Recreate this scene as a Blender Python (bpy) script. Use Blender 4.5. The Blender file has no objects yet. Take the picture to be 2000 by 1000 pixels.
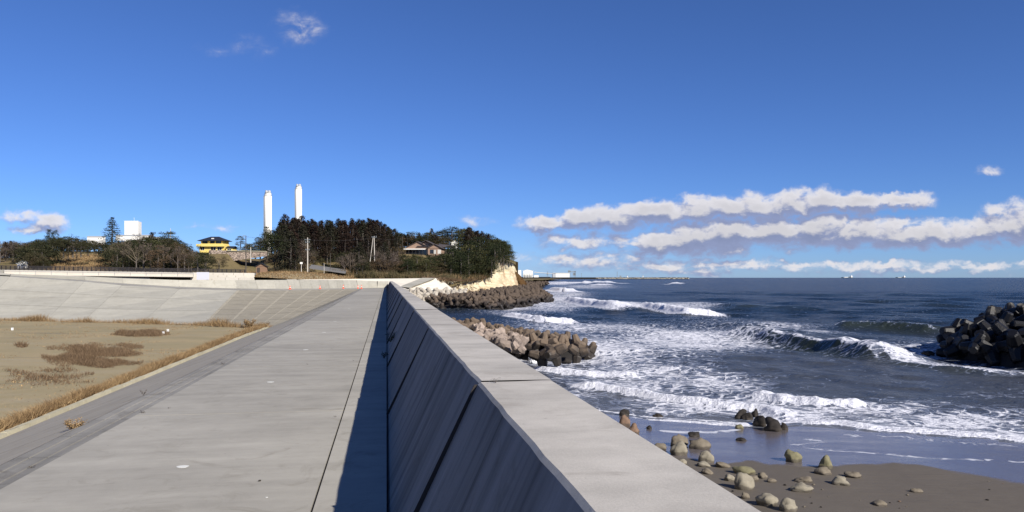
import bpy, bmesh, math, random
import numpy as np
from mathutils import Vector, Matrix, Euler, noise as mnoise

# ------------------------------------------------------------------ camera, sky, sun
scene = bpy.context.scene
COL = scene.collection
F, CX, HY, CZ = 1520.0, 1000.0, 542.0, 9.0        # focal length in photo pixels, centre column, horizon row, eye height over the sea
R = math.radians
cam_d = bpy.data.cameras.new('camera')
cam_d.sensor_width = 36.0
cam_d.lens = F / 2000.0 * 36.0
cam_d.shift_y = (HY - 500.0) / 2000.0
cam_d.clip_start = 0.1
cam_d.clip_end = 90000.0
cam = bpy.data.objects.new('camera', cam_d)
COL.objects.link(cam)
cam.location = (0, 0, CZ)
cam.rotation_euler = (R(90), 0, 0)
scene.camera = cam

SUN_AZ, SUN_EL = 137.0, 33.0                       # clockwise from the viewing direction; behind the right shoulder
sun_d = bpy.data.lights.new('sun', 'SUN')
sun_d.energy = 5.0
sun_d.angle = R(0.5)
sun_d.color = (1.0, 0.94, 0.85)
sun = bpy.data.objects.new('sun', sun_d)
COL.objects.link(sun)
_sd = Vector((math.sin(R(SUN_AZ)) * math.cos(R(SUN_EL)), math.cos(R(SUN_AZ)) * math.cos(R(SUN_EL)), math.sin(R(SUN_EL))))
sun.rotation_euler = _sd.to_track_quat('Z', 'Y').to_euler()
sun.location = _sd * 60

vs = scene.view_settings
vs.view_transform = 'Standard'
vs.look = 'None'
vs.exposure = 0.5
vs.gamma = 1.0
vs.use_curve_mapping = False
scene.cycles.max_bounces = 6
scene.cycles.diffuse_bounces = 3
scene.cycles.glossy_bounces = 3
scene.cycles.transparent_max_bounces = 8


class NT:
    """small helper to write node trees"""
    def __init__(s, tree):
        s.t = tree
        s.n = tree.nodes
        s.l = tree.links

    def node(s, typ, **kw):
        n = s.n.new(typ)
        for k, v in kw.items():
            setattr(n, k, v)
        return n

    def set(s, sock, v):
        if isinstance(v, bpy.types.NodeSocket):
            s.l.new(v, sock)
        elif v is not None:
            sock.default_value = v

    def math(s, op, a, b=None, c=None, clamp=False):
        n = s.node('ShaderNodeMath', operation=op, use_clamp=clamp)
        s.set(n.inputs[0], a)
        if b is not None: s.set(n.inputs[1], b)
        if c is not None: s.set(n.inputs[2], c)
        return n.outputs[0]

    def vm(s, op, a, b=None, c=None):
        n = s.node('ShaderNodeVectorMath', operation=op)
        s.set(n.inputs[0], a)
        if b is not None: s.set(n.inputs[1], b)
        if c is not None: s.set(n.inputs[2], c)
        return n.outputs['Value'] if op == 'LENGTH' else n.outputs['Vector']

    def noise(s, vec, scale, detail=4, rough=0.55, dist=0.0, color=False):
        n = s.node('ShaderNodeTexNoise')
        s.set(n.inputs['Vector'], vec)
        n.inputs['Scale'].default_value = scale
        n.inputs['Detail'].default_value = detail
        n.inputs['Roughness'].default_value = rough
        n.inputs['Distortion'].default_value = dist
        return n.outputs['Color'] if color else n.outputs['Fac']

    def ramp(s, v, a, b, lo=0.0, hi=1.0, smooth=True):
        n = s.node('ShaderNodeMapRange', interpolation_type='SMOOTHSTEP' if smooth else 'LINEAR')
        n.clamp = True
        s.set(n.inputs['Value'], v)
        for k, q in (('From Min', a), ('From Max', b), ('To Min', lo), ('To Max', hi)):
            s.set(n.inputs[k], q)
        return n.outputs[0]

    def mix(s, f, a, b, blend='MIX'):
        n = s.node('ShaderNodeMix', data_type='RGBA', blend_type=blend)
        s.set(n.inputs[0], f)
        s.set(n.inputs[6], a if isinstance(a, bpy.types.NodeSocket) else (*a, 1))
        s.set(n.inputs[7], b if isinstance(b, bpy.types.NodeSocket) else (*b, 1))
        return n.outputs[2]

    def attr(s, name):
        return s.node('ShaderNodeAttribute', attribute_name=name).outputs['Fac']

    def pos(s):
        return s.node('ShaderNodeNewGeometry').outputs['Position']

    def obj(s):
        return s.node('ShaderNodeTexCoord').outputs['Object']


world = bpy.data.worlds.new('World')
scene.world = world
world.use_nodes = True
wt = NT(world.node_tree)
wt.n.clear()
sky = wt.node('ShaderNodeTexSky', sky_type='NISHITA')
sky.sun_disc = False
sky.sun_elevation = R(SUN_EL)
sky.sun_rotation = R(SUN_AZ)
sky.altitude = 0
sky.air_density = 0.7
sky.dust_density = 0.2
sky.ozone_density = 8.0

# clouds: soft lobes by direction (azimuth, elevation), broken up by noise
CLOUDS = [(1070,438,50,16,.9),(1130,430,60,18,1.1),(1200,420,80,20,1.1),(1280,412,80,20,1.1),(1360,410,80,20,1.1),(1430,406,70,20,1.1),(1490,398,60,22,1.1),
          (1550,388,44,24,1.15),(1610,386,50,22,1.15),(1680,390,50,18,1.1),(1755,387,56,14,1.05),(1500,412,120,11,.9),(1620,400,120,12,.9),
          (1285,470,50,18,1.1),(1345,462,70,24,1.15),(1430,455,80,27,1.15),(1510,450,80,28,1.15),(1590,443,80,28,1.15),(1670,446,80,25,1.1),(1750,449,80,22,1.1),
          (1830,450,80,21,1.1),(1910,445,70,24,1.1),(1975,432,60,28,1.1),(2040,424,80,34,1.1),
          (1150,474,90,13,.62),(1250,490,60,10,.5),(1100,503,110,11,.55),(1220,503,90,9,.45),
          (1290,517,45,10,.75),(1400,516,110,8,.6),(1560,519,90,7,.5),(1720,519,80,8,.6),(1940,519,90,7,.55),
          (1980,474,90,10,.5),(1640,480,60,6,.4),(1400,528,330,8,.42),(1800,528,260,8,.40),(1160,512,120,13,.6),(1330,508,90,8,.5),(1480,524,120,9,.55),(1660,522,110,9,.55),(1860,524,90,9,.5),(1090,470,40,12,.5),(1210,462,60,12,.5),
          (45,424,36,12,.55),(92,440,36,17,.85),(60,450,36,9,.6),(583,58,44,30,.36),(482,88,44,22,.20),(420,96,40,16,.18),(520,110,28,18,.19),
          (925,432,40,9,.36),(1920,332,26,10,.4),(600,464,60,14,.55),(380,440,28,6,.26),(440,442,40,6,.26)]
grp = bpy.data.node_groups.new('cloud_density', 'ShaderNodeTree')
grp.interface.new_socket('Vector', in_out='INPUT', socket_type='NodeSocketVector')
grp.interface.new_socket('Density', in_out='OUTPUT', socket_type='NodeSocketFloat')
gt = NT(grp)
gi, go = gt.node('NodeGroupInput'), gt.node('NodeGroupOutput')
pv = gi.outputs[0]
w1 = gt.noise(gt.vm('MULTIPLY', pv, (1, 1.4, 1)), 13.0, 4, .6, 0, True)
w1 = gt.vm('MULTIPLY', gt.vm('SUBTRACT', w1, (.5, .5, .5)), (.060, .034, 0))
w2 = gt.noise(pv, 46.0, 4, .6, 0, True)
w2 = gt.vm('MULTIPLY', gt.vm('SUBTRACT', w2, (.5, .5, .5)), (.024, .020, 0))
pw = gt.vm('ADD', gt.vm('ADD', pv, w1), w2)
acc = None
for (px, py, rx, ry, a) in CLOUDS:
    py += ry*.22 if a > 1 else 0
    sx, sy = F / (rx * 1.6), F / (ry * (1.72 if a > 1 else 1.7))
    q = gt.vm('MULTIPLY_ADD', pw, (sx, sy, 0.0), (-(px - CX) / F * sx, -(HY - py) / F * sy, 0.0))
    d = gt.vm('LENGTH', q)
    m = gt.math('MULTIPLY_ADD', d, -a, a)
    acc = m if acc is None else gt.math('MAXIMUM', acc, m)
acc = gt.math('MAXIMUM', acc, 0.0)
n1 = gt.noise(gt.vm('MULTIPLY', pv, (1.0, 1.7, 1)), 34.0, 8, .60, .4)
dn = gt.math('ADD', acc, gt.math('MULTIPLY', gt.math('SUBTRACT', n1, .5), gt.ramp(acc, 0, .35, 0, 1.25)))
gt.l.new(dn, go.inputs[0])

tc = wt.node('ShaderNodeTexCoord').outputs['Generated']
sep = wt.node('ShaderNodeSeparateXYZ'); wt.l.new(tc, sep.inputs[0])
yy = wt.math('MAXIMUM', sep.outputs[1], 0.05)
cmb = wt.node('ShaderNodeCombineXYZ')
wt.l.new(wt.math('DIVIDE', sep.outputs[0], yy), cmb.inputs[0])
wt.l.new(wt.math('DIVIDE', sep.outputs[2], yy), cmb.inputs[1])
uv = cmb.outputs[0]
def dens(vec):
    g = wt.node('ShaderNodeGroup'); g.node_tree = grp
    wt.set(g.inputs[0], vec)
    return g.outputs[0]
d0 = dens(uv)
d1 = dens(wt.vm('ADD', uv, (.004, .012, 0)))
alpha = wt.ramp(d0, .04, .58)
lit = wt.ramp(wt.math('SUBTRACT', d0, d1), -.16, .40)
thick = wt.ramp(d0, .3, 1.1, 1.0, .80)
ccol = wt.mix(lit, (3.5, 4.0, 6.3), (9.9, 9.6, 9.9))
ccol = wt.vm('SCALE', ccol); ccol.node.inputs['Scale'].default_value = 1.0; wt.l.new(thick, ccol.node.inputs['Scale'])
skyc = wt.mix(1.0, sky.outputs[0], (1.0, 1.12, 1.42), 'MULTIPLY')
final = wt.mix(wt.math('MULTIPLY', alpha, .93), skyc, ccol)
bg = wt.node('ShaderNodeBackground'); bg.inputs['Strength'].default_value = 0.06
wt.l.new(final, bg.inputs['Color'])
wo = wt.node('ShaderNodeOutputWorld'); wt.l.new(bg.outputs[0], wo.inputs[0])

# ------------------------------------------------------------------ helpers
def at(px, py, Y):
    """world point seen at photo pixel (px,py) at depth Y"""
    return Vector(((px - CX) / F * Y, Y, CZ + (HY - py) / F * Y))
def on(px, py, z):
    """world point at height z seen at photo pixel"""
    Y = (CZ - z) * F / (py - HY)
    return Vector(((px - CX) / F * Y, Y, z))
TH = math.atan(0.1612)
CT, ST = math.cos(TH), math.sin(TH)
def loc2w(u, v, z=0.0):
    return Vector((u * CT - v * ST, u * ST + v * CT, z))

def tag(o, label=None, cat=None, group=None, kind=None):
    if label:
        o['label'] = label
        if len(label.replace('-', ' ').split()) > 16: print('LONG', label)
    if cat: o['category'] = cat
    if group: o['group'] = group
    if kind: o['kind'] = kind
    return o

def empty(name, loc=(0, 0, 0), rz=0.0):
    o = bpy.data.objects.new(name, None)
    COL.objects.link(o)
    o.location = loc
    o.rotation_euler = (0, 0, rz)
    o.empty_display_size = .2
    return o

class MB:
    def __init__(s):
        s.v, s.f, s.t = [], [], []
    def quad(s, a, b, c, d, tone=.5):
        n = len(s.v); s.v += [tuple(a), tuple(b), tuple(c), tuple(d)]; s.f.append((n, n+1, n+2, n+3)); s.t.append(tone)
    def tri(s, a, b, c, tone=.5):
        n = len(s.v); s.v += [tuple(a), tuple(b), tuple(c)]; s.f.append((n, n+1, n+2)); s.t.append(tone)
    def hexa(s, p, tone=.5):
        """8 points: bottom ring 0-3, top ring 4-7"""
        n = len(s.v); s.v += [tuple(q) for q in p]
        for f in ((0,3,2,1),(4,5,6,7),(0,1,5,4),(1,2,6,5),(2,3,7,6),(3,0,4,7)):
            s.f.append(tuple(n+i for i in f)); s.t.append(tone)
    def box(s, x0, x1, y0, y1, z0, z1, tone=.5):
        s.hexa([(x0,y0,z0),(x1,y0,z0),(x1,y1,z0),(x0,y1,z0),(x0,y0,z1),(x1,y0,z1),(x1,y1,z1),(x0,y1,z1)], tone)
    def tube(s, pts, rad, sides=8, cap=True, tone=.5):
        rings = []
        for i, p in enumerate(pts):
            p = Vector(p)
            d = (Vector(pts[min(i+1, len(pts)-1)]) - Vector(pts[max(i-1, 0)])).normalized()
            up = Vector((0,0,1)) if abs(d.z) < .9 else Vector((1,0,0))
            a = d.cross(up).normalized(); b = d.cross(a)
            r = rad[i] if isinstance(rad, (list, tuple)) else rad
            n = len(s.v)
            for k in range(sides):
                t = 2*math.pi*k/sides
                s.v.append(tuple(p + a*math.cos(t)*r + b*math.sin(t)*r))
            rings.append(n)
        for i in range(len(rings)-1):
            for k in range(sides):
                s.f.append((rings[i]+k, rings[i]+(k+1)%sides, rings[i+1]+(k+1)%sides, rings[i+1]+k)); s.t.append(tone)
        if cap:
            s.f.append(tuple(rings[0]+k for k in range(sides))); s.t.append(tone)
            s.f.append(tuple(rings[-1]+sides-1-k for k in range(sides))); s.t.append(tone)
    def mesh(s, name, mat, smooth=False):
        me = bpy.data.meshes.new(name)
        me.from_pydata(s.v, [], s.f)
        me.update()
        a = me.attributes.new('tone', 'FLOAT', 'FACE')
        a.data.foreach_set('value', s.t)
        if mat: me.materials.append(mat)
        if smooth: me.shade_smooth()
        return me
    def build(s, name, mat, parent=None, smooth=False):
        o = bpy.data.objects.new(name, s.mesh(name, mat, smooth))
        COL.objects.link(o)
        if parent: o.parent = parent
        return o

def grid_mesh(name, P, mat, attrs=None, smooth=True):
    """P: array (rows, cols, 3)"""
    r, c, _ = P.shape
    me = bpy.data.meshes.new(name)
    me.vertices.add(r*c)
    me.vertices.foreach_set('co', P.reshape(-1).astype(np.float32))
    idx = np.arange(r*c).reshape(r, c)
    q = np.stack([idx[:-1,:-1], idx[:-1,1:], idx[1:,1:], idx[1:,:-1]], -1).reshape(-1, 4)
    if attrs and '_keep' in attrs:
        k = attrs.pop('_keep').reshape(-1)
        q = q[k]
    n = len(q)
    me.loops.add(n*4)
    me.loops.foreach_set('vertex_index', q.reshape(-1).astype(np.int32))
    me.polygons.add(n)
    me.polygons.foreach_set('loop_start', (np.arange(n)*4).astype(np.int32))
    me.polygons.foreach_set('loop_total', np.full(n, 4, np.int32))
    me.update(calc_edges=True)
    for k, v in (attrs or {}).items():
        a = me.attributes.new(k, 'FLOAT', 'POINT')
        a.data.foreach_set('value', v.reshape(-1).astype(np.float32))
    me.materials.append(mat)
    if smooth: me.shade_smooth()
    me.validate()
    o = bpy.data.objects.new(name, me)
    COL.objects.link(o)
    return o

def sstep(x, a, b):
    t = np.clip((x - a) / (b - a), 0, 1)
    return t*t*(3-2*t)

_rng = np.random.RandomState(7)
_T = _rng.rand(256, 256)
def vnoise(x, y):
    xi = np.floor(x).astype(int); yi = np.floor(y).astype(int)
    fx = x - xi; fy = y - yi
    fx = fx*fx*(3-2*fx); fy = fy*fy*(3-2*fy)
    a = _T[xi & 255, yi & 255]; b = _T[(xi+1) & 255, yi & 255]; c = _T[xi & 255, (yi+1) & 255]; d = _T[(xi+1) & 255, (yi+1) & 255]
    return (a*(1-fx)+b*fx)*(1-fy) + (c*(1-fx)+d*fx)*fy - .5
def fbm(x, y, o=4):
    s, a = 0, 1.0
    for i in range(o):
        s = s + a*vnoise(x*2**i + 17*i, y*2**i + 31*i); a *= .5
    return s

# ------------------------------------------------------------------ materials
def new_mat(name):
    m = bpy.data.materials.new(name)
    m.use_nodes = True
    t = NT(m.node_tree)
    b = t.n['Principled BSDF']
    return m, t, b

def setb(t, b, **kw):
    names = {'col': 'Base Color', 'rough': 'Roughness', 'spec': 'Specular IOR Level', 'metal': 'Metallic', 'normal': 'Normal', 'ior': 'IOR'}
    for k, v in kw.items():
        if isinstance(v, tuple) and len(v) == 3 and k == 'col': v = (*v, 1)
        t.set(b.inputs[names[k]], v)

def bump(t, h, strength, dist):
    n = t.node('ShaderNodeBump')
    t.set(n.inputs['Strength'], strength)
    n.inputs['Distance'].default_value = dist
    t.l.new(h, n.inputs['Height'])
    return n.outputs[0]

def concrete(name, col, var=.35, streak=None, tonev=.25, stain=(.5, .45, .38), stain_amt=.5, fine=60.0, spot=0.0, brush=None):
    """cast concrete: blotches, fine grain, optional run-off streaks (x scale, y scale in object space)"""
    m, t, b = new_mat(name)
    p = t.obj()
    big = t.noise(p, .35, 5, .6, .6)
    mid = t.noise(p, 2.2, 5, .65)
    fin = t.noise(p, fine, 3, .7)
    v = t.math('MULTIPLY_ADD', t.math('SUBTRACT', big, .5), var*1.6, 1.0)
    v = t.math('MULTIPLY_ADD', t.math('SUBTRACT', mid, .5), var*.9, v)
    v = t.math('MULTIPLY_ADD', t.math('SUBTRACT', fin, .5), var*1.1, v)
    v = t.math('MULTIPLY_ADD', t.math('SUBTRACT', t.attr('tone'), .5), tonev*2, v)
    if brush:
        br = t.noise(t.vm('MULTIPLY', p, brush), 1.0, 5, .62)
        v = t.math('MULTIPLY_ADD', t.math('SUBTRACT', br, .5), var*1.8, v)
    c = t.vm('SCALE', (*col,)); t.l.new(v, c.node.inputs['Scale'])
    st = t.ramp(t.noise(p, .9, 6, .7, 1.2), .52, .72, 0, stain_amt)
    c = t.mix(st, c, tuple(a*s for a, s in zip(col, stain)))
    if streak:
        sn = t.noise(t.vm('MULTIPLY', p, streak), 1.0, 4, .7)
        sn2 = t.noise(t.vm('MULTIPLY', p, tuple(4.3*q for q in streak)), 1.0, 3, .6)
        k = t.math('ADD', t.ramp(sn, .45, .68, 0, .58), t.ramp(sn2, .5, .7, 0, .4), clamp=True)
        c = t.mix(k, c, tuple(a*.3 for a in col))
        k2 = t.ramp(sn2, .28, .44, .35, 0)
        c = t.mix(k2, c, tuple(min(.8, a*1.5) for a in col))
    if spot:
        vo = t.node('ShaderNodeTexVoronoi'); vo.inputs['Scale'].default_value = 1.6
        t.l.new(p, vo.inputs['Vector'])
        k = t.ramp(t.math('ADD', vo.outputs['Distance'], t.math('MULTIPLY', mid, .05)), .045, .07, spot, 0)
        c = t.mix(k, c, tuple(a*.35 for a in col))
    h = t.math('ADD', t.math('MULTIPLY', fin, .4), mid)
    setb(t, b, col=c, rough=.88, spec=.25, normal=bump(t, h, .35, .012))
    return m

def plain(name, col, rough=.7, var=.15, scale=3.0, metal=0.0, spec=.4, rand=0.0):
    m, t, b = new_mat(name)
    n = t.noise(t.obj(), scale, 5, .6)
    v = t.math('MULTIPLY_ADD', t.math('SUBTRACT', n, .5), var*2, 1.0)
    if rand:
        r = t.node('ShaderNodeObjectInfo').outputs['Random']
        v = t.math('MULTIPLY_ADD', t.math('SUBTRACT', r, .5), rand, v)
    c = t.vm('SCALE', (*col,)); t.l.new(v, c.node.inputs['Scale'])
    setb(t, b, col=c, rough=rough, metal=metal, spec=spec)
    return m

def foliage(name, c1, c2, c3=None, rand=.5):
    m, t, b = new_mat(name)
    g = t.node('ShaderNodeNewGeometry')
    n = t.noise(g.outputs['Position'], .45, 3, .6)
    r = t.node('ShaderNodeObjectInfo').outputs['Random']
    tn = t.attr('tone')
    f = t.math('ADD', t.math('MULTIPLY', n, .6), t.math('MULTIPLY', tn, .4))
    c = t.mix(t.ramp(f, .3, .7), c1, c2)
    if c3: c = t.mix(t.ramp(r, .45, .95, 0, .75), c, c3)
    v = t.math('MULTIPLY_ADD', t.math('SUBTRACT', r, .5), rand, 1.0)
    c = t.vm('SCALE', c); t.l.new(v, c.node.inputs['Scale'])
    setb(t, b, col=c, rough=.75, spec=.15)
    return m

M = {}
M['road'] = concrete('road concrete', (.305, .288, .25), .30, tonev=.09, stain=(.70, .68, .64), stain_amt=.55, brush=(.25, 1.6, .5), spot=.35)
M['parapet'] = concrete('parapet concrete', (.405, .378, .335), .42, tonev=.05, stain=(.70, .68, .66), stain_amt=.75, brush=(.5, 1.5, .7), spot=.4)
M['face'] = concrete('stained and shade-darkened wall face concrete', (.20, .188, .185), .25, streak=(.08, .9, .08), tonev=.08)  # streaks are stains; the darker base puts the face's shade into the colour
M['slope'] = concrete('slope concrete', (.355, .338, .285), .24, tonev=.10, brush=(.05, .3, 3.2), stain=(.75, .72, .66), stain_amt=.5)
M['slope_old'] = concrete('weathered slope concrete', (.34, .305, .245), .25, tonev=.08, stain=(.6, .56, .5), stain_amt=.6, brush=(.3, 2.5, 1))
M['tiles'] = concrete('brown block slope', (.27, .245, .19), .25, tonev=.13, stain=(.7, .64, .55), stain_amt=.6)
M['drain'] = concrete('stained drain concrete', (.215, .205, .185), .35, tonev=.14, stain=(.45, .42, .38), stain_amt=.7, brush=(5.0, .25, 1))
M['white_conc'] = concrete('new white concrete', (.62, .57, .48), .10, tonev=.05, stain=(.85, .84, .8), stain_amt=.4)
M['kerb'] = concrete('kerb concrete', (.40, .37, .27), .25, tonev=.1, stain=(.6, .55, .45), stain_amt=.5)
M['joint'] = plain('joint filler', (.035, .03, .028), .95, .3, 5)
M['tetra'] = None

def tetra_mat(name, dry, wet, z0, z1, rand=.35):
    m, t, b = new_mat(name)
    g = t.node('ShaderNodeNewGeometry')
    p = g.outputs['Position']
    n = t.noise(p, 1.3, 5, .65)
    n2 = t.noise(p, 9, 4, .7)
    r = t.node('ShaderNodeObjectInfo').outputs['Random']
    sp = t.node('ShaderNodeSeparateXYZ'); t.l.new(p, sp.inputs[0])
    zz = t.math('ADD', sp.outputs[2], t.math('MULTIPLY', t.math('SUBTRACT', n, .5), 3.0))
    zz = t.math('MULTIPLY_ADD', t.math('SUBTRACT', r, .5), 1.2, zz)
    v = t.math('MULTIPLY_ADD', t.math('SUBTRACT', r, .5), rand, 1.0)
    v = t.math('MULTIPLY_ADD', t.math('SUBTRACT', n2, .5), .5, v)
    c = t.vm('SCALE', (*dry,)); t.l.new(v, c.node.inputs['Scale'])
    c = t.mix(t.ramp(zz, z0, z1), wet, c)
    setb(t, b, col=c, rough=t.ramp(zz, z0, z1, .5, .9), spec=.3, normal=bump(t, n2, .5, .05))
    return m
M['tetra_brown'] = tetra_mat('brown tetrapod concrete', (.13, .096, .068), (.03, .024, .019), .4, 2.0)
M['tetra_dark'] = tetra_mat('dark tetrapod concrete', (.092, .068, .050), (.02, .016, .014), .8, 3.0)  # wet foot, and sunlit tops put into the colour as a paler upper tone
M['tetra_white'] = tetra_mat('pale tetrapod concrete', (.38, .34, .28), (.24, .21, .18), -2, 1.0, .2)
M['tetra_black'] = tetra_mat('weed and shade dark tetrapod concrete', (.17, .155, .125), (.006, .006, .0075), 5.2, 6.5)  # wet weed low down; the black above it is the mound's shade as colour
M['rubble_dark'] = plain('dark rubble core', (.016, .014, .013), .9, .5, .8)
M['rubble_pink'] = plain('pale quarry stone', (.24, .19, .155), .85, .4, 1.2, rand=.6)

M['cedar'] = foliage('cedar needles', (.014, .009, .007), (.046, .026, .018), (.018, .022, .012), .7)
M['pine'] = foliage('pine needles', (.012, .019, .008), (.048, .056, .022), (.060, .055, .022), .8)
M['broad'] = foliage('evergreen leaves', (.020, .026, .012), (.068, .064, .028), (.085, .052, .032), .8)
M['twig'] = foliage('bare twigs', (.085, .066, .055), (.16, .125, .10), (.12, .10, .06))
M['shrub'] = foliage('winter shrub', (.06, .06, .025), (.17, .13, .07), (.22, .13, .065))
M['weed'] = plain('dark weed', (.03, .035, .02), .8, .4, 8)
M['bark'] = plain('bark', (.10, .085, .072), .9, .4, 2)
M['drygrass'] = foliage('dry grass blades', (.14, .085, .042), (.34, .235, .12), None, .2)
M['brownreed'] = foliage('brown dead stalks', (.095, .062, .036), (.17, .115, .068), None, .2)
M['white'] = plain('white painted steel', (.80, .77, .70), .5, .05, .05)
M['whiteb'] = plain('white cladding', (.78, .76, .70), .6, .06, .1)
M['greyb'] = plain('grey cladding', (.40, .42, .44), .6, .1, .1)
M['panel'] = plain('pale lilac panel', (.62, .62, .66), .5, .04, 1)
M['steel_dark'] = plain('dark steel', (.04, .035, .035), .6, .3, 2, spec=.4)
M['steel_grey'] = plain('grey steel', (.22, .25, .27), .5, .2, .2)
M['pole'] = plain('concrete pole', (.48, .44, .38), .8, .1, 3)
M['poledark'] = plain('dark pole', (.07, .06, .05), .8, .2, 3)
M['yellow'] = plain('yellow render', (.72, .57, .17), .75, .08, .8)
M['rooft'] = plain('dark roof tiles', (.022, .024, .03), .45, .35, 2)
M['roofb'] = plain('grey brown roof', (.075, .062, .055), .6, .3, 2)
M['pinkwall'] = plain('salmon render', (.29, .195, .14), .8, .1, 1)
M['timber'] = plain('dark timber', (.045, .035, .03), .8, .3, 3)
M['wood'] = plain('brown planks', (.20, .12, .075), .8, .3, 5)
M['glass'] = plain('dark window glass', (.015, .018, .022), .08, .1, 1, spec=.8)
M['lightglass'] = plain('curtained window', (.60, .58, .52), .3, .1, 2)
M['cone'] = plain('orange plastic', (.80, .10, .04), .45, .05, 3)
M['orange_w'] = plain('white reflective band', (.8, .8, .78), .4, .03, 3)
M['hull'] = plain('dark blue hull paint', (.03, .045, .075), .5, .1, .05)
M['shipwhite'] = plain('ship superstructure paint', (.78, .78, .76), .5, .05, .05)
M['mark'] = plain('white paint spot', (.62, .62, .58), .8, .2, 20)
M['asphalt'] = plain('asphalt', (.15, .145, .14), .9, .2, 1)
M['red'] = plain('faded red paint', (.30, .09, .07), .7, .2, 1)
M['maroon'] = plain('rusted iron', (.10, .05, .04), .8, .3, 1)

# foam helper shared by water and sand
def foam_nodes(t, p, dens_sock):
    w = t.noise(p, .35, 3, .5, 0, True)
    pw = t.vm('ADD', p, t.vm('MULTIPLY', t.vm('SUBTRACT', w, (.5, .5, .5)), (3.0, 3.0, 0)))
    a = t.noise(t.vm('MULTIPLY', pw, (.8, .6, 0)), 1.5, 8, .66, .7)
    v = t.node('ShaderNodeTexVoronoi', feature='DISTANCE_TO_EDGE')
    v.inputs['Scale'].default_value = 1.1
    t.l.new(t.vm('MULTIPLY', pw, (.75, 1.0, 0)), v.inputs['Vector'])
    lace = t.ramp(v.outputs['Distance'], 0.0, .16, .16, -.03)
    s = t.math('ADD', a, lace)
    s = t.math('ADD', s, t.math('MULTIPLY_ADD', dens_sock, .64, -.36))
    return t.ramp(s, .31, .70, smooth=False)

# water
m, t, b = new_mat('sea water')
p = t.pos()
fd = t.attr('foam'); sh = t.attr('shallow')
lowf = t.noise(t.vm('MULTIPLY', p, (.10, .06, 0)), 1.0, 3, .6)
fd2 = t.math('ADD', fd, t.math('MULTIPLY', t.math('SUBTRACT', lowf, .5), t.ramp(fd, .2, .4, 0, .55)))
fm = foam_nodes(t, p, fd2)
c = t.mix(sh, (.008, .014, .019), (.108, .112, .130))
c = t.mix(t.attr('green'), c, (.030, .038, .028))
patch = t.noise(t.vm('MULTIPLY', p, (.004, .012, 0)), 1.0, 4, .6)
c = t.mix(t.ramp(patch, .35, .7, 0, .5), c, (.012, .020, .028))
ff = t.noise(p, 3.5, 4, .7)
fc = t.mix(t.ramp(ff, .3, .7), (.46, .47, .54), (.80, .80, .82))
col = t.mix(t.ramp(fm, .02, .45, 0, .72), c, (.24, .275, .37))
col = t.mix(t.ramp(fm, .42, .8), col, fc)
fm = t.ramp(fm, .25, .75)
h1 = t.noise(t.vm('MULTIPLY', p, (.35, .5, 0)), 1.0, 5, .62, .3)
h2 = t.noise(t.vm('MULTIPLY', p, (1.6, 2.2, 0)), 1.0, 5, .6, .3)
hh = t.math('ADD', t.math('MULTIPLY', h1, .8), t.math('MULTIPLY', h2, .22))
hh = t.math('ADD', hh, t.math('MULTIPLY', fm, t.math('MULTIPLY_ADD', ff, .25, .10)))
setb(t, b, col=col, rough=t.math('MULTIPLY_ADD', fm, .5, .24), spec=.5, ior=1.11, normal=bump(t, hh, .8, .7))
M['water'] = m

m, t, b = new_mat('whitewater')
p = t.pos()
n = t.noise(p, 3, 5, .7)
setb(t, b, col=t.mix(n, (.6, .62, .66), (.88, .88, .88)), rough=.8, normal=bump(t, n, .8, .1))
M['spray'] = m

# sand
m, t, b = new_mat('beach sand')
p = t.pos()
wet = t.attr('wet'); fd = t.attr('foam')
n1 = t.noise(p, .5, 5, .6, .8); n2 = t.noise(p, 45, 3, .7); n3 = t.noise(t.vm('MULTIPLY', p, (.7, 3.2, 0)), 1, 5, .65)
w = t.ramp(t.math('ADD', wet, t.math('MULTIPLY', t.math('SUBTRACT', n1, .5), .45)), .42, .60)
cd = t.mix(n1, (.095, .080, .063), (.125, .107, .085))
cd = t.mix(t.ramp(n3, .6, .72, 0, .5), cd, (.07, .06, .05))
cw = t.mix(n3, (.105, .090, .090), (.135, .118, .118))
c = t.mix(w, cd, cw)
fm = foam_nodes(t, p, fd)
fm = t.math('MULTIPLY', fm, t.ramp(fd, .08, .25))
c = t.mix(t.ramp(fm, .15, .75, 0, .75), c, (.62, .64, .70))
r = t.math('MULTIPLY_ADD', w, -.60, .78)
r = t.math('MAXIMUM', r, t.math('MULTIPLY', fm, .8))
setb(t, b, col=c, rough=r, spec=t.math('MULTIPLY_ADD', w, .85, .25), normal=bump(t, t.math('ADD', t.math('MULTIPLY', n2, .3), t.math('MULTIPLY', n3, 1.5)), t.math('MULTIPLY_ADD', w, -.32, .5), .05))
M['sand'] = m

# field and hill ground
m, t, b = new_mat('dry field')
p = t.pos()
n1 = t.noise(p, .09, 5, .6, 1.0); n2 = t.noise(p, 1.7, 5, .7); n3 = t.noise(t.vm('MULTIPLY', p, (.06, .5, 0)), 1, 4, .6, .6)
c = t.mix(t.ramp(n1, .35, .65), (.315, .25, .145), (.25, .21, .12))
c = t.mix(t.ramp(n3, .5, .68, 0, .7), c, (.30, .255, .175))
c = t.mix(t.ramp(n3, .30, .42, .5, 0), c, (.15, .13, .10))
c = t.mix(t.ramp(n2, .55, .75, 0, .4), c, (.12, .095, .055))
c = t.mix(t.ramp(t.noise(p, 14, 3, .7), .3, .7, 0, .3), c, (.34, .29, .19))
setb(t, b, col=c, rough=.95, spec=.1, normal=bump(t, n2, .6, .12))
M['field'] = m

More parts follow.
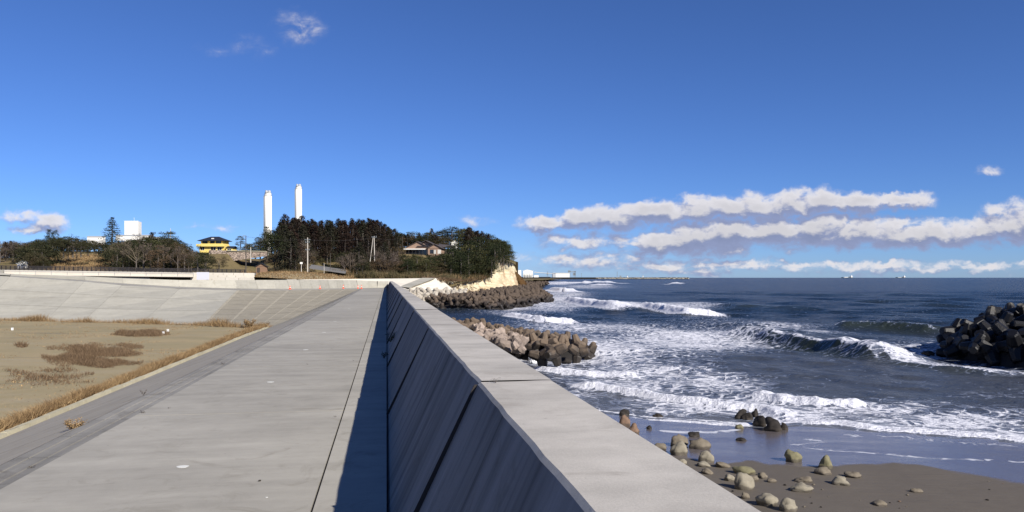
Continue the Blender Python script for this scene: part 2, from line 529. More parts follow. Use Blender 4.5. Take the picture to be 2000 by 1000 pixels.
m, t, b = new_mat('hill ground')
p = t.pos()
n1 = t.noise(p, .06, 5, .65, .5); n2 = t.noise(p, .6, 5, .7)
c = t.mix(t.ramp(n1, .35, .65), (.145, .120, .055), (.18, .135, .07))
c = t.mix(t.ramp(n2, .5, .7, 0, .6), c, (.08, .062, .035))
setb(t, b, col=c, rough=.95, spec=.1, normal=bump(t, n2, .6, .5))
M['hill'] = m

m, t, b = new_mat('cliff sandstone')
p = t.pos()
n1 = t.noise(p, .09, 6, .65, .8); n2 = t.noise(p, .7, 6, .7); n3 = t.noise(t.vm('MULTIPLY', p, (.1, .1, .9)), 1, 4, .6)
sp = t.node('ShaderNodeSeparateXYZ'); t.l.new(p, sp.inputs[0])
c = t.mix(t.ramp(n3, .35, .65), (.50, .42, .27), (.62, .54, .38))
k = t.ramp(t.math('ADD', n1, t.math('MULTIPLY', sp.outputs[2], -.006)), .42, .58, 0, .85)
c = t.mix(k, c, (.40, .26, .15))
c = t.mix(t.ramp(n2, .58, .72, 0, .65), c, (.17, .12, .055))
setb(t, b, col=c, rough=.95, spec=.1, normal=bump(t, t.math('ADD', n2, n3), .8, .8))
M['cliff'] = m

M['talus'] = plain('brown talus earth', (.26, .175, .11), .95, .5, .15)
m, t, b = new_mat('stone boulder')
p = t.obj()
g = t.node('ShaderNodeObjectInfo')
n1 = t.noise(p, 2.0, 5, .65); n2 = t.noise(p, 14, 4, .7)
cc = g.outputs['Color']
v = t.math('MULTIPLY_ADD', t.math('SUBTRACT', n1, .5), .7, 1.0)
v = t.math('MULTIPLY_ADD', t.math('SUBTRACT', n2, .5), .5, v)
c = t.vm('SCALE', cc); t.l.new(v, c.node.inputs['Scale'])
sp = t.node('ShaderNodeSeparateXYZ'); t.l.new(t.pos(), sp.inputs[0])
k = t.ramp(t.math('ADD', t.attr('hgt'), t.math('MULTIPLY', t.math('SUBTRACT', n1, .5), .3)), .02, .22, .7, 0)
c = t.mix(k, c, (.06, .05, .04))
setb(t, b, col=c, rough=.8, spec=.3, normal=bump(t, t.math('ADD', n1, t.math('MULTIPLY', n2, .3)), .5, .04))
M['boulder'] = m

# ------------------------------------------------------------------ the seawall: straight near part (object space: x across, y along)
PL = dict(u1=1.057, u2=1.95, zt=CZ-1.232, zr=CZ-3.4)
VEND = 262.0
JO = [-2.0, 9.15] + [9.15 + 10.45*k for k in range(1, 25)]
JO = [j for j in JO if j < VEND-4] + [VEND]
rnd = random.Random(3)
wall = empty('seawall')
tag(wall, 'long grey concrete seawall running to the headland with its inner face in deep shade', 'seawall')
wall.rotation_euler = (0, 0, TH)
top, face, outer = MB(), MB(), MB()
gap = .019
for a, b_ in zip(JO[:-1], JO[1:]):
    o1, o2 = rnd.uniform(-.018, .018), rnd.uniform(-.018, .018)
    dz = rnd.uniform(-.012, .012)
    a += gap; b_ -= gap
    tn = rnd.random()
    nseg = 26
    uin = [PL['u1'] + o1 + (o2-o1)*k/nseg + rnd.uniform(-.009, .009) for k in range(nseg+1)]
    for k in range(nseg):
        va, vb = a+(b_-a)*k/nseg, a+(b_-a)*(k+1)/nseg
        z = PL['zt'] + dz
        # bevelled inner arris
        top.quad((uin[k]+.035, va, z), (PL['u2'], va, z), (PL['u2'], vb, z), (uin[k+1]+.035, vb, z), tn)
        top.quad((uin[k], va, z-.03), (uin[k]+.035, va, z), (uin[k+1]+.035, vb, z), (uin[k+1], vb, z-.03), tn)
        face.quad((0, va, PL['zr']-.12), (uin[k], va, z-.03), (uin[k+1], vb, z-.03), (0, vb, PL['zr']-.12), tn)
        outer.quad((PL['u2'], va, z), (5.7, va, -.6), (5.7, vb, -.6), (PL['u2'], vb, z), tn)
    # end faces of the segment (seen in the joints)
    for v in (a, b_):
        face.quad((0, v, PL['zr']-.12), (PL['u2']+1, v, PL['zr']-.12), (PL['u2'], v, z-.001), (uin[0 if v == a else -1], v, z-.03), tn)
top.build('coping', M['parapet'], wall)
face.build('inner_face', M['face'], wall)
outer.build('sea_face', M['slope'], wall)
for v in JO[1:-1]:
    jm = MB(); jm.hexa([(.06, v-.02, PL['zr']), (PL['u2']-.1, v-.02, PL['zr']), (PL['u2']-.1, v+.02, PL['zr']), (.06, v+.02, PL['zr']),
             (PL['u1']+.02, v-.02, PL['zt']-.06), (PL['u2']-.06, v-.02, PL['zt']-.06), (PL['u2']-.06, v+.02, PL['zt']-.06), (PL['u1']+.02, v+.02, PL['zt']-.06)])
    k_ = PL['u1']/(PL['zt']-PL['zr'])
    for w0, w1 in ((-.012, .012),):
        jm.hexa([(-.010, v+w0, PL['zr']), (.05, v+w0, PL['zr']), (.05, v+w1, PL['zr']), (-.010, v+w1, PL['zr']),
                 (PL['u1']-.034, v+w0, PL['zt']-.035), (PL['u1']+.03, v+w0, PL['zt']-.035), (PL['u1']+.03, v+w1, PL['zt']-.035), (PL['u1']-.034, v+w1, PL['zt']-.035)])
    jm.build('joint_filler', M['joint'], wall)

# roadway slabs along the foot of the parapet
def road_left(v):            # left edge of the roadway, a little wider far off
    return -6.12 - .9*max(0, min(1, (v-60)/160.0))
road = MB(); strip = MB()
zr = PL['zr']
RJ = [-2.0, 9.9] + [9.9+10.45*k for k in range(1, 24)]
RJ = [j for j in RJ if j < 236] + [236.5]
for a, b_ in zip(RJ[:-1], RJ[1:]):
    tn = rnd.random()
    for ga, gb, ua, ub, tt in ((a+.026, b_-.026, None, -1.10, tn), (a+.012, b_-.012, -1.062, -.0, rnd.random()*1.3)):
        uaa = road_left(ga) if ua is None else ua
        uab = road_left(gb) if ua is None else ua
        road.hexa([(uaa, ga, zr-.3), (ub, ga, zr-.3), (ub, gb, zr-.3), (uab, gb, zr-.3), (uaa, ga, zr), (ub, ga, zr), (ub, gb, zr), (uab, gb, zr)], tt)
ro = road.build('roadway', M['road'])
ro.rotation_euler = (0, 0, TH)
tag(ro, kind='structure')
base = MB(); base.box(-6.3, .0, -3, 232, zr-.6, zr-.035)
bo = base.build('roadway_bed', M['joint']); bo.rotation_euler = (0, 0, TH); tag(bo, kind='structure')

# drain channel between road and slope
gut = empty('drain_channel', (0, 0, 0)); gut.rotation_euler = (0, 0, TH)
tag(gut, 'weathered concrete drain channel of narrow strips along the left edge of the road', 'drain')
g1 = MB()
vv = np.arange(-2, 232, 2.0)
gp = [(-.01, -.004), (-.20, -.012), (-.212, -.030), (-.235, -.030), (-.247, -.010), (-.52, -.008), (-.53, -.032), (-.56, -.032), (-.572, -.008), (-.78, -.010), (-.79, -.03), (-.84, -.03)]
for a in vv:
    b_ = a+2.0
    tn = random.Random(int(a)).random()
    ua, ub = road_left(a), road_left(b_)
    j = [rnd.uniform(-.012, .012) for _ in gp]
    for k in range(len(gp)-1):
        (x0, z0), (x1, z1) = gp[k], gp[k+1]
        g1.quad((ua+x1, a, zr+z1), (ua+x0, a, zr+z0), (ub+x0, b_-.012, zr+z0), (ub+x1, b_-.012, zr+z1), .15+.7*tn)
g1.build('channel_strip', M['drain'], gut)

# slope below the road on its land side, fanning out at the far corner
ZF = 2.6
def w2l(P):
    return (P.x*CT + P.y*ST, -P.x*ST + P.y*CT)
near = []      # (foot, top) local
fv = [-2, 9.9, 20.35, 30.8, 41.25, 51.7, 62.1, 72.6, 83.0, 92.0, 98.0, 101.5]
tv = [-2, 9.9, 20.35, 30.8, 41.25, 52.5, 66, 84, 108, 142, 184, 230]
sl = MB()
FOOT, TOP = [], []
for f_, t_ in zip(fv, tv):
    FOOT.append(loc2w(-15.1 + (.5 if f_ > 90 else 0), f_, ZF)); TOP.append(loc2w(road_left(t_)-.85, t_, zr-.03))
def lerp(a, b, k): return a + (b-a)*k
slw = MB(); slt = MB()
for i in range(len(FOOT)-1):
    A0, A1, B0, B1 = FOOT[i], FOOT[i+1], TOP[i], TOP[i+1]
    mb = slw if fv[i] < 70 else slt
    if fv[i] < 80:
        e = .03/(A1-A0).length
        mb.quad(lerp(A0,A1,e), lerp(A0,A1,1-e), lerp(B0,B1,1-e), lerp(B0,B1,e), rnd.random())
    else:
        nn = 3; mm = 8
        cuts = [0, .10, .55, 1]
        for p in range(nn):
            for q in range(mm):
                k0, k1 = cuts[p]+.004, cuts[p+1]-.004
                r0, r1 = q/mm+.006, (q+1)/mm-.006
                X0, X1 = lerp(A0,A1,k0), lerp(A0,A1,k1); Y0, Y1 = lerp(B0,B1,k0), lerp(B0,B1,k1)
                mb.quad(lerp(X0,Y0,r0), lerp(X1,Y1,r0), lerp(X1,Y1,r1), lerp(X0,Y0,r1), (1.5 if p == 0 else .3+rnd.random()*.35))
so = slw.build('embankment_slope', M['slope_old']); tag(so, kind='structure')
# far curved slope
ST_ = [(-1100,616,-900,520,175),(-700,616,-560,522,152),(-320,618,-220,527,138),(-60,623,20,540,133),(88,627,165,550,131),(161,629,239,557,131),(276,631,351,564,133),(395,635,463,567,142),
       (440,637,512,567,152),(478,639,560,567.5,166),(500,640,605,566.5,182),(518,640.5,642,565.5,200),(528,641,672,565,216)]
FF = [on(a, b_, ZF) for a, b_, _, _, _ in ST_] + [FOOT[-1]]
TT = [at(c_, d_, Y) for _, _, c_, d_, Y in ST_] + [TOP[-1]]
sfar = MB()
for i in range(len(FF)-1):
    A0, A1, B0, B1 = FF[i], FF[i+1], TT[i], TT[i+1]
    old = i >= 7
    mb = slt if old else sfar
    mm, nn = (8, 2) if old else (3, 1)
    e = .012/(A1-A0).length if not old else .0025
    for p in range(nn):
        for q in range(mm):
            k0, k1 = ((0, .12) if p == 0 else (.124, 1)) if old else (p/nn+e, (p+1)/nn-e)
            r0, r1 = q/mm+.0013, (q+1)/mm-.0013
            X0, X1 = lerp(A0,A1,k0), lerp(A0,A1,k1); Y0, Y1 = lerp(B0,B1,k0), lerp(B0,B1,k1)
            mb.quad(lerp(X0,Y0,r0), lerp(X1,Y1,r0), lerp(X1,Y1,r1), lerp(X0,Y0,r1), ((1.3 if p == 0 else .25+rnd.random()*.35)) if old else .35+.4*rnd.random())
tag(slt.build('block_slope', M['tiles']), kind='structure')
tag(sfar.build('curved_slope', M['slope']), kind='structure')
# dark bed under the slopes so that the joints read dark
bed = MB()
alls = list(zip(FF, TT)) + list(zip(FOOT[::-1], TOP[::-1]))
for (a0, b0), (a1, b1) in zip(alls[:-1], alls[1:]):
    dn = Vector((0, 0, -.06))
    bed.quad(a0+dn, a1+dn, b1+dn, b0+dn)
tag(bed.build('slope_bed', M['joint']), kind='structure')

# parapet round the curve (base px,py,Y / top py)
PP = [(-900,518,185,505),(-560,520,160,508),(-220,526,145,518),(20,538,140,535),(165,547,138,540),(240,553.5,139,543.5),(351,560,142,547),(463,563.3,152,547),(540,564,169,546.8),(610,563.5,194,546.6),(660,563,222,546.8),(700,562.4,246,547.2)]
PB = [at(a, b_, Y) for a, b_, Y, _ in PP]
PT = [at(a, d_, Y) for a, _, Y, d_ in PP]
cb, ct = loc2w(0, VEND, PL['zr']), loc2w(PL['u1'], VEND, PL['zt'])
PB += [loc2w(-3.0, VEND-1.5, zr), cb]
PT += [loc2w(-2.6, VEND-.6, PL['zt']), loc2w(PL['u1'], VEND+.9, PL['zt'])]
fw = empty('curved_parapet'); tag(fw, 'grey concrete parapet curving left round the far side of the field', 'parapet')
pf, pt = MB(), MB()
rd = MB()
for i in range(len(PB)-1):
    d = (PB[i+1]-PB[i]); d.z = 0; d.normalize()
    nrm = Vector((-d.y, d.x, 0))
    if nrm.y < 0 and nrm.dot(Vector((0, 1, 0))) < 0: nrm = -nrm
    n_ = max(1, int((PB[i+1]-PB[i]).length/8))
    for k in range(n_):
        k0, k1 = k/n_+.002, (k+1)/n_-.002
        a0, a1 = lerp(PB[i],PB[i+1],k0), lerp(PB[i],PB[i+1],k1)
        t0, t1 = lerp(PT[i],PT[i+1],k0), lerp(PT[i],PT[i+1],k1)
        h0, h1 = (t0.z-a0.z), (t1.z-a1.z)
        s0, s1 = t0+nrm*.3*h0, t1+nrm*.3*h1
        w_ = nrm*.9
        tn = rnd.random()
        pf.quad(a0, a1, s1, s0, tn)
        pt.quad(s0, s1, s1+w_, s0+w_, tn)
        pf.quad(s0+w_, s1+w_, a1+w_*2.2-Vector((0,0,4)), a0+w_*2.2-Vector((0,0,4)), tn)
pf.build('parapet_face', M['slope'], fw); pt.build('coping', M['white_conc'], fw)
# road surface round the curve
rs = MB()
RT = TT[2:] ; RB = PB[2:]
m_ = 40
def resample(pts, n):
    L = [0]
    for a, b_ in zip(pts[:-1], pts[1:]): L.append(L[-1]+(b_-a).length)
    out = []
    for k in range(n+1):
        s = L[-1]*k/n
        for i in range(len(L)-1):
            if s <= L[i+1]+1e-6:
                out.append(lerp(pts[i], pts[i+1], (s-L[i])/(L[i+1]-L[i]))); break
    return out
ra, rb = resample(RT[1:], m_), resample(RB[1:], m_)
for i in range(m_):
    rs.quad(ra[i], ra[i+1], rb[i+1], rb[i], rnd.random())
rs.quad(loc2w(road_left(230)-.85, 229, zr-.02), loc2w(0, 229, zr-.02), loc2w(0, VEND, zr-.02), loc2w(-11, VEND-4, zr-.02), .5)
tag(rs.build('curved_roadway', M['road']), kind='structure')

# kerb at the foot of the near slope
kb = MB()
for i, v in enumerate(np.arange(-2, 101, 2.0)):
    z0, z1 = ZF-.1, ZF+.20+rnd.uniform(-.02, .02)
    u = -15.0+rnd.uniform(-.02, .02) + (.4*max(0, (v-88)/13))
    kb.hexa([(u-.28, v, z0), (u, v, z0), (u, v+1.985, z0), (u-.28, v+1.985, z0), (u-.26, v, z1), (u-.02, v, z1), (u-.02, v+1.985, z1), (u-.26, v+1.985, z1)], rnd.random())
ko = kb.build('kerb', M['kerb']); ko.rotation_euler = (0, 0, TH); tag(ko, kind='structure')

# ------------------------------------------------------------------ field
nx, ny = 240, 160
xs = np.linspace(-130, 5, nx); ys = np.linspace(-8, 140, ny)
X, Yg = np.meshgrid(xs, ys)
U = X*CT + Yg*ST
Z = ZF - .02 + .10*fbm(X*.12, Yg*.12, 4) + .25*sstep(U, -15.2, -18) * 0
Z = np.where(U > -15.2, ZF-.12, Z)
def foot_y(x):
    pts = sorted([(p.x, p.y) for p in FF])
    return np.interp(x, [p[0] for p in pts], [p[1] for p in pts])
keep = ((U < -14.8) & (Yg < foot_y(X)+3))[:-1, :-1]
P = np.stack([X, Yg, Z], -1)
fo = grid_mesh('field', P, M['field'], {'_keep': keep}); tag(fo, kind='structure')

def blades(name, pts, hmin, hmax, width, mat, lean=.35, per=1, seed=1):
    r = random.Random(seed)
    mb = MB()
    for (x, y, z, s) in pts:
        for _ in range(per):
            h = r.uniform(hmin, hmax)*s
            a = r.uniform(0, 2*math.pi); w = width*r.uniform(.6, 1.3)*s
            ox, oy = r.gauss(0, .12)*s, r.gauss(0, .12)*s
            dx, dy = math.cos(a)*w/2, math.sin(a)*w/2
            lx, ly = r.gauss(0, lean)*h, r.gauss(0, lean)*h
            mb.tri((x+ox-dx, y+oy-dy, z), (x+ox+dx, y+oy+dy, z), (x+ox+lx, y+oy+ly, z+h), r.random())
    return mb.build(name, mat)

r = random.Random(11)
pts = []
v = -2.0
while v < 103:
    dens_ = .55 + .6*mnoise.noise(Vector((v*.22, 3, 0))) + .25
    for _ in range(int(7 + 16*max(0, dens_))):
        u = -15.65 - abs(r.gauss(0, .38))
        if v > 88: u += .4*(v-88)/13
        p = loc2w(u, v+r.uniform(0, .5), ZF)
        s = (.50 + .55*max(0, dens_+mnoise.noise(Vector((v*.9, 8, 0)))*.5))*math.exp(-((abs(u)-15.6)/1.2)**2)
        pts.append((p.x, p.y, p.z, max(.25, s)))
    v += .5
o = blades('dry_grass', pts, .18, .66, .045, M['drygrass'], .6, 14, 2)
tag(o, 'golden dry grass growing in a dense row behind the kerb at the edge of the field', 'dry grass', kind='stuff')
# brown reed patches and thin growth at the slope foot
def patch_pts(cx, cy, rx, ry, n, seed, s=1.0, z=ZF):
    r = random.Random(seed); out = []
    while len(out) < n:
        a, b_ = r.uniform(-1, 1), r.uniform(-1, 1)
        d = a*a+b_*b_+1.3*mnoise.noise(Vector((a*2.2+seed, b_*2.2, 0)))
        if d > 1 or r.random() < max(0, d-.3): continue
        p = on(cx+a*rx, cy+b_*ry, z)
        out.append((p.x, p.y, p.z, s*r.uniform(.6, 1.2)*(1.2-max(0, d)*.7)))
    return out
pts = patch_pts(180, 694, 100, 25, 8000, 5, .42) + patch_pts(275, 652, 58, 6.5, 1800, 6, .55) + patch_pts(42, 676, 12, 3, 160, 8, .6) + patch_pts(95, 735, 90, 18, 900, 9, .35)
o = blades('brown_stalks', pts, .2, .8, .10, M['brownreed'], .45, 3, 3)
tag(o, 'dark brown dead stalks in patches on the bare field', 'dead stalks', kind='stuff')
pts = []
fp = resample(FF[1:], 900)
for i, p in enumerate(fp):
    n = mnoise.noise(Vector((i*.02, 0, 0))) + .6*mnoise.noise(Vector((i*.09, 5, 0))) + .25
    for _ in range(int(4+8*max(0, n))):
        q = p + Vector((r.gauss(0, .5), r.gauss(-.2, .6), 0))
        pts.append((q.x, q.y, ZF, .5+.9*max(0, n)))
o = blades('slope_foot_grass', pts, .2, .95, .05, M['drygrass'], .4, 4, 4)
tag(o, 'thin brown winter grass along the foot of the curved concrete slope', 'winter grass', kind='stuff')
# short field grass
pts = []
for _ in range(24000):
    Y = 20 + 100*r.random()**.8
    x = r.uniform(-80, -12)
    if x*CT+Y*ST > -16.4 or Y > foot_y(x)-1: continue
    if mnoise.noise(Vector((x*.1, Y*.1, 4))) < -.05: continue
    pts.append((x, Y, ZF-.02, r.uniform(.4, 1)))
o = blades('field_grass', pts, .04, .13, .07, M['drygrass'], .6, 3, 6)
tag(o, 'sparse short straw coloured grass over the open field', 'grass', kind='stuff')

# ------------------------------------------------------------------ sea and beach
# shoreline: direction -> distance where the swash ends
SW = [(600,58),(1000,56),(1100,54),(1180,52),(1230,50.5),(1262,49.6),(1320,48.8),(1390,47.8),(1450,47.3),(1540,48.0),(1640,47.4),(1710,46.0),(1790,45.4),(1877,44.5),(2000,43.0),(2200,40.5),(2700,36)]
swx = np.array([(a-CX)/F for a, _ in SW]); swy = np.array([b_ for _, b_ in SW])
def shore(X, Y):
    """metres inland of the swash edge (positive on the beach)"""
    return np.interp(X/np.maximum(Y, .1), swx, swy) - Y + .9*fbm(X*.25, Y*.05, 3)
def sand_z(X, Y):
    s = shore(X, Y)
    return np.where(s > 0, .022*s + .0006*s*s, .06*s) + .03*fbm(X*.3, Y*.6, 3)

def polydist(X, Y, pts):
    """signed distance (positive on the right-hand side walking along), parameter 0..1"""
    P = np.array([(p[0], p[1]) for p in pts])
    L = np.r_[0, np.cumsum(np.hypot(*(P[1:]-P[:-1]).T))]
    best = np.full(X.shape, 1e9); sg = np.zeros(X.shape); tt = np.zeros(X.shape)
    for i in range(len(P)-1):
        d = P[i+1]-P[i]; l = np.hypot(*d); d = d/l
        rx, ry = X-P[i][0], Y-P[i][1]
        t = rx*d[0]+ry*d[1]; c = rx*d[1]-ry*d[0]
        tc_ = np.clip(t, 0, l)
        dd = np.hypot(rx-tc_*d[0], ry-tc_*d[1])
        m = dd < best
        best = np.where(m, dd, best); sg = np.where(m, c, sg); tt = np.where(m, (L[i]+tc_)/L[-1], tt)
    return np.where(sg >= 0, best, -best), tt

# breakers: photo points of the crest, height, front width, back width, foam: (front reach, back reach, amount), green
BR = [
 ([(1105,588),(1150,598),(1195,606),(1235,609)], 1.7, 2.0, 8, (3.5, 20, 1.1), 0),
 ([(1228,606),(1262,607),(1300,612),(1345,617),(1378,617),(1430,618)], 1.6, 1.6, 6, (2.6, 4.5, 1.1), .6),
 ([(1400,652),(1450,655),(1500,660),(1560,673),(1620,684),(1680,694),(1745,712)], 1.75, 1.7, 6, (.6, .9, .60), 1.0),
 ([(1600,680),(1660,688),(1710,698),(1760,716),(1850,724),(2000,738)], .35, 1.0, 3, (.1, 4.0, .70), .4),
 ([(1040,713),(1075,719),(1110,724),(1160,728),(1200,730),(1260,735)], .45, .5, 2.5, (.8, 2.2, .95), 0),
 ([(1095,751),(1150,759),(1190,763),(1285,779),(1390,793),(1495,805),(1545,824)], .42, .35, 1.6, (.6, 1.3, 1.0), 0),
 ([(1455,772),(1530,784),(1600,791),(1660,793),(1705,792)], .45, .35, 1.6, (.55, 1.0, 1.0), 0),
 ([(1535,826),(1640,828),(1713,840),(1790,845),(1877,850),(1950,856),(2010,863),(2200,880)], .22, .25, 1.2, (.45, 1.0, 1.0), 0),
 ([(1245,820),(1320,824),(1390,829),(1445,831),(1540,829)], .12, .2, .8, (.5, .5, .9), 0),
 ([(985,620),(1020,624),(1040,628)], .9, .8, 3, (2, 3, .9), 0),
 ([(1040,630),(1060,634),(1095,633),(1130,634)], .9, .8, 3, (2.5, 4, 1.0), 0),
 ([(1075,566),(1100,571),(1127,569)], 2.2, 3, 9, (8, 14, 1.0), 0),
 ([(1090,553),(1130,552.5),(1170,553.5),(1245,553)], 3.2, 6, 20, (20, 30, 1.0), 0),
 ([(1110,556.5),(1200,557)], 1.5, 5, 12, (7, 9, 1.0), 0),
 ([(1304,555.2),(1340,555.6)], 2.6, 5, 14, (12, 10, 1.0), .3),
 ([(1395,598),(1450,603),(1520,603),(1580,610)], .8, 3, 10, (0, 0, 0), .6),
 ([(1620,640),(1700,641),(1780,646),(1840,652)], 1.0, 2, 6, (0.2, .5, .42), .8),
 ([(1480,575),(1600,578),(1760,577),(1900,582)], .9, 7, 16, (0, 0, 0), .3),
 ([(1300,572),(1400,574),(1520,571)], .9, 7, 16, (0, 0, 0), .3),
 ([(1640,588),(1760,590),(1840,600)], .8, 5, 10, (0, 0, 0), .4),
]
# foam density by patches (photo px, py, rx, ry, amount)
FP = [(1080,590,70,26,.62),(1020,612,90,7,.5),(1180,640,200,16,.50),(1330,665,210,34,.66),(1180,690,170,30,.66),(1280,720,230,30,.60),(1430,745,150,30,.66),(1230,750,170,26,.62),
      (1520,640,90,9,.45),(1560,652,100,8,.5),(1420,790,240,24,.60),(1650,800,200,20,.66),(1850,825,190,26,.72),(1560,815,120,14,.62),(1990,845,100,18,.66),(1330,800,130,16,.55),
      (1760,690,130,14,.58),(1860,712,120,9,.55),(1980,726,80,8,.5),(1130,770,90,12,.5),(1430,668,80,18,.62),(1280,597,160,6,.62),(1150,560,70,5,.5),(1090,553,40,4,.7),(1100,575,60,8,.55),
      (960,600,120,6,.72),(1085,598,60,6,.62),(1230,842,80,12,.3),(1020,690,60,20,.6),(1900,770,140,10,.28),(1330,712,60,9,-.2),(1480,715,120,20,-.42),(1600,740,130,26,-.45),(1090,612,90,7,-.18),(1720,760,200,18,-.35)]

cols = (np.arange(560, 2720, 2.0) - CX) / F
dp = [0.3]
while dp[-1] < 455:
    d = dp[-1]
    dp.append(d + (.35 if d < 8 else .5 if d < 30 else .45 if d < 90 else .75 if d < 200 else 1.15))
dp = np.array(dp)
Yr = CZ * F / dp
A_, Y_ = np.meshgrid(cols, Yr)
X_ = A_ * Y_
PX = CX + A_*F; PY = HY + CZ*F/Y_
row = np.abs(np.gradient(Yr))[:, None]
Zs = np.zeros_like(X_)
def swell(lam, ang, amp, ph, X, Y):
    k = 2*math.pi/lam
    q = k*(X*math.cos(ang)+Y*math.sin(ang)) + ph + 1.1*vnoise(X/lam*.45+ph, Y/lam*.45)*4
    return amp*(np.sin(q) + .25*np.sin(2*q)) * np.clip((lam/3 - row)/(lam/6), 0, 1)
off = np.clip((Y_ - 45)/60, 0, 1)
inner = np.clip((-shore(X_, Y_))/14, 0, 1)
for lam, ang, amp, ph in ((46, .35, .34, 0), (31, .9, .22, 1.3), (19, .2, .13, 2.1), (12.5, 1.15, .085, .4), (7.7, .5, .055, 2.6), (5.1, 1.5, .04, .9), (3.3, .1, .026, 1.9), (2.1, .8, .017, 3.0)):
    Zs += swell(lam, ang, amp, ph, X_, Y_) * (np.minimum(off+.12, 1) if lam > 15 else 1) * inner
foam = np.zeros_like(X_); green = np.zeros_like(X_)
for (cx, cy, rx, ry, am) in FP:
    q = ((PX-cx)/rx)**2 + ((PY-cy)/ry)**2
    g = np.exp(-q**1.4)*am
    foam = np.where(am > 0, np.maximum(foam, g), foam+g*.999)
foam = np.clip(foam, 0, 1)
foam += .10*fbm(X_*.05, Y_*.03, 3)*(foam > .1)
for pts, h, wf, wb, (ff_, fb_, fa_), gr in BR:
    Pw = [(on(a, b_, 0).x, on(a, b_, 0).y) for a, b_ in pts]
    lo = min(p[1] for p in Pw)*.7-10; hi = max(p[1] for p in Pw)*1.35+10
    rsel = np.where((Yr > lo) & (Yr < hi))[0]
    r0, r1 = rsel[0], rsel[-1]+1
    Xs, Ys = X_[r0:r1], Y_[r0:r1]
    sc = max(1.0, np.median([p[1] for p in Pw])/150)
    wob = .35*wb*fbm(Xs/(wb*1.5)+h*9, Ys/(wb*1.5), 3)*(1 if h > .2 else .6)
    sd, tt = polydist(Xs, Ys, Pw)
    # seaward side is 'behind': walking from far-left to near-right the sea is on the left
    s = -sd + wob*.5
    taper = sstep(tt, 0, .12)*sstep(-tt, -1, -.85)
    along = 1 + .35*fbm(tt*14+h*7, tt*0+h, 3)
    prof = np.where(s > 0, np.exp(-(s/wb)**2), np.exp(-(s/wf)**2))
    Zs[r0:r1] += h*prof*taper*along
    if fa_ > 0:
        fmsk = sstep(s, -ff_*1.3, -ff_*.6)*sstep(-s, -fb_*1.5, -fb_*.6)
        nz = fbm(Xs*1.3, Ys*1.3, 3)
        foam[r0:r1] = np.maximum(foam[r0:r1], fmsk*taper**.5*fa_*(1+.25*nz))
        # lumpy whitewater on the breaking part
        lw = max(.8, wf*.7)
        lump = (np.abs(fbm(Xs/lw, Ys/lw, 3))*.34 + .13*fbm(Xs/(lw*.4), Ys/(lw*.4), 2))*h*fmsk*taper + .10*min(h, 1)*fbm(Xs*1.7, Ys*1.0, 2)*fmsk*taper
        if fa_ > .8: Zs[r0:r1] += lump*np.clip(prof+.15, 0, 1)
    if gr > 0:
        green[r0:r1] = np.maximum(green[r0:r1], gr*taper*np.exp(-((s+wf*.6)/(wf*1.6))**2))
foam = np.clip(foam, 0, 1.1)
si = shore(X_, Y_)
Zs = Zs*np.clip((-si+1.2)/3, .15, 1) + .015
foam = np.maximum(foam, .95*np.exp(-((si+.35)/.4)**2)*(.75+.5*vnoise(X_*.5, Y_*.3)))
shallow = np.maximum(np.clip(1.0-(-si)/9, 0, 1)*.95, .6*np.exp(-(np.maximum(-si, 0)/70)**2))
Zs = np.where(si > 1.5, -.6, Zs)
so_ = grid_mesh('sea', np.stack([X_, Y_, Zs], -1), M['water'], {'foam': foam, 'shallow': shallow, 'green': np.clip(green, 0, 1)})
tag(so_, kind='structure')

# beach
xs = np.linspace(-6, 66, 420); ys = np.linspace(3, 64, 360)
X, Yg = np.meshgrid(xs, ys)
Zb = sand_z(X, Yg)
s = shore(X, Yg)
pxs = CX + X/Yg*F; pys = HY + CZ*F/Yg
film = [(1100,13),(1250,12.0),(1330,11.5),(1400,12),(1460,10.5),(1500,11.8),(1560,12.6),(1631,11.8),(1705,9.6),(1795,8.8),(1877,9.4),(2000,9.9),(2300,10)]
fl = np.interp(pxs, [a for a, _ in film], [b_ for _, b_ in film])
wet = 1-sstep(s, fl-2.0, fl+2.0)
wet = np.maximum(wet, 0)
fz = np.zeros_like(X)
for line, w_, a_ in (([(1560,876),(1610,884),(1713,890),(1836,898),(1918,902),(2010,906),(2200,915)], .22, .72), ([(1280,843),(1330,846),(1390,843),(1440,835)], .35, .8), ([(1545,868),(1575,872),(1600,864),(1570,856)], .5, .55), ([(1640,848),(1760,852),(1850,860),(2000,868)], .5, .5)):
    Pw = [(on(a, b_, .1).x, on(a, b_, .1).y) for a, b_ in line]
    sd, tt = polydist(X, Yg, Pw)
    fz = np.maximum(fz, a_*.85*np.exp(-((sd+.5*fbm(X*.6, Yg*.6, 2))/w_)**2)*sstep(tt, -.01, .05)*sstep(-tt, -1.01, -.95))
fz = np.maximum(fz, .6*np.exp(-((s-.3)/.5)**2))
bo = grid_mesh('beach', np.stack([X, Yg, Zb], -1), M['sand'], {'wet': wet, 'foam': fz})
tag(bo, kind='structure')
sb = MB(); sb.quad((-800, -40, -4), (4000, -40, -4), (4000, 900, -4), (-800, 900, -4))
tag(sb.build('seabed', M['sand']), kind='structure')

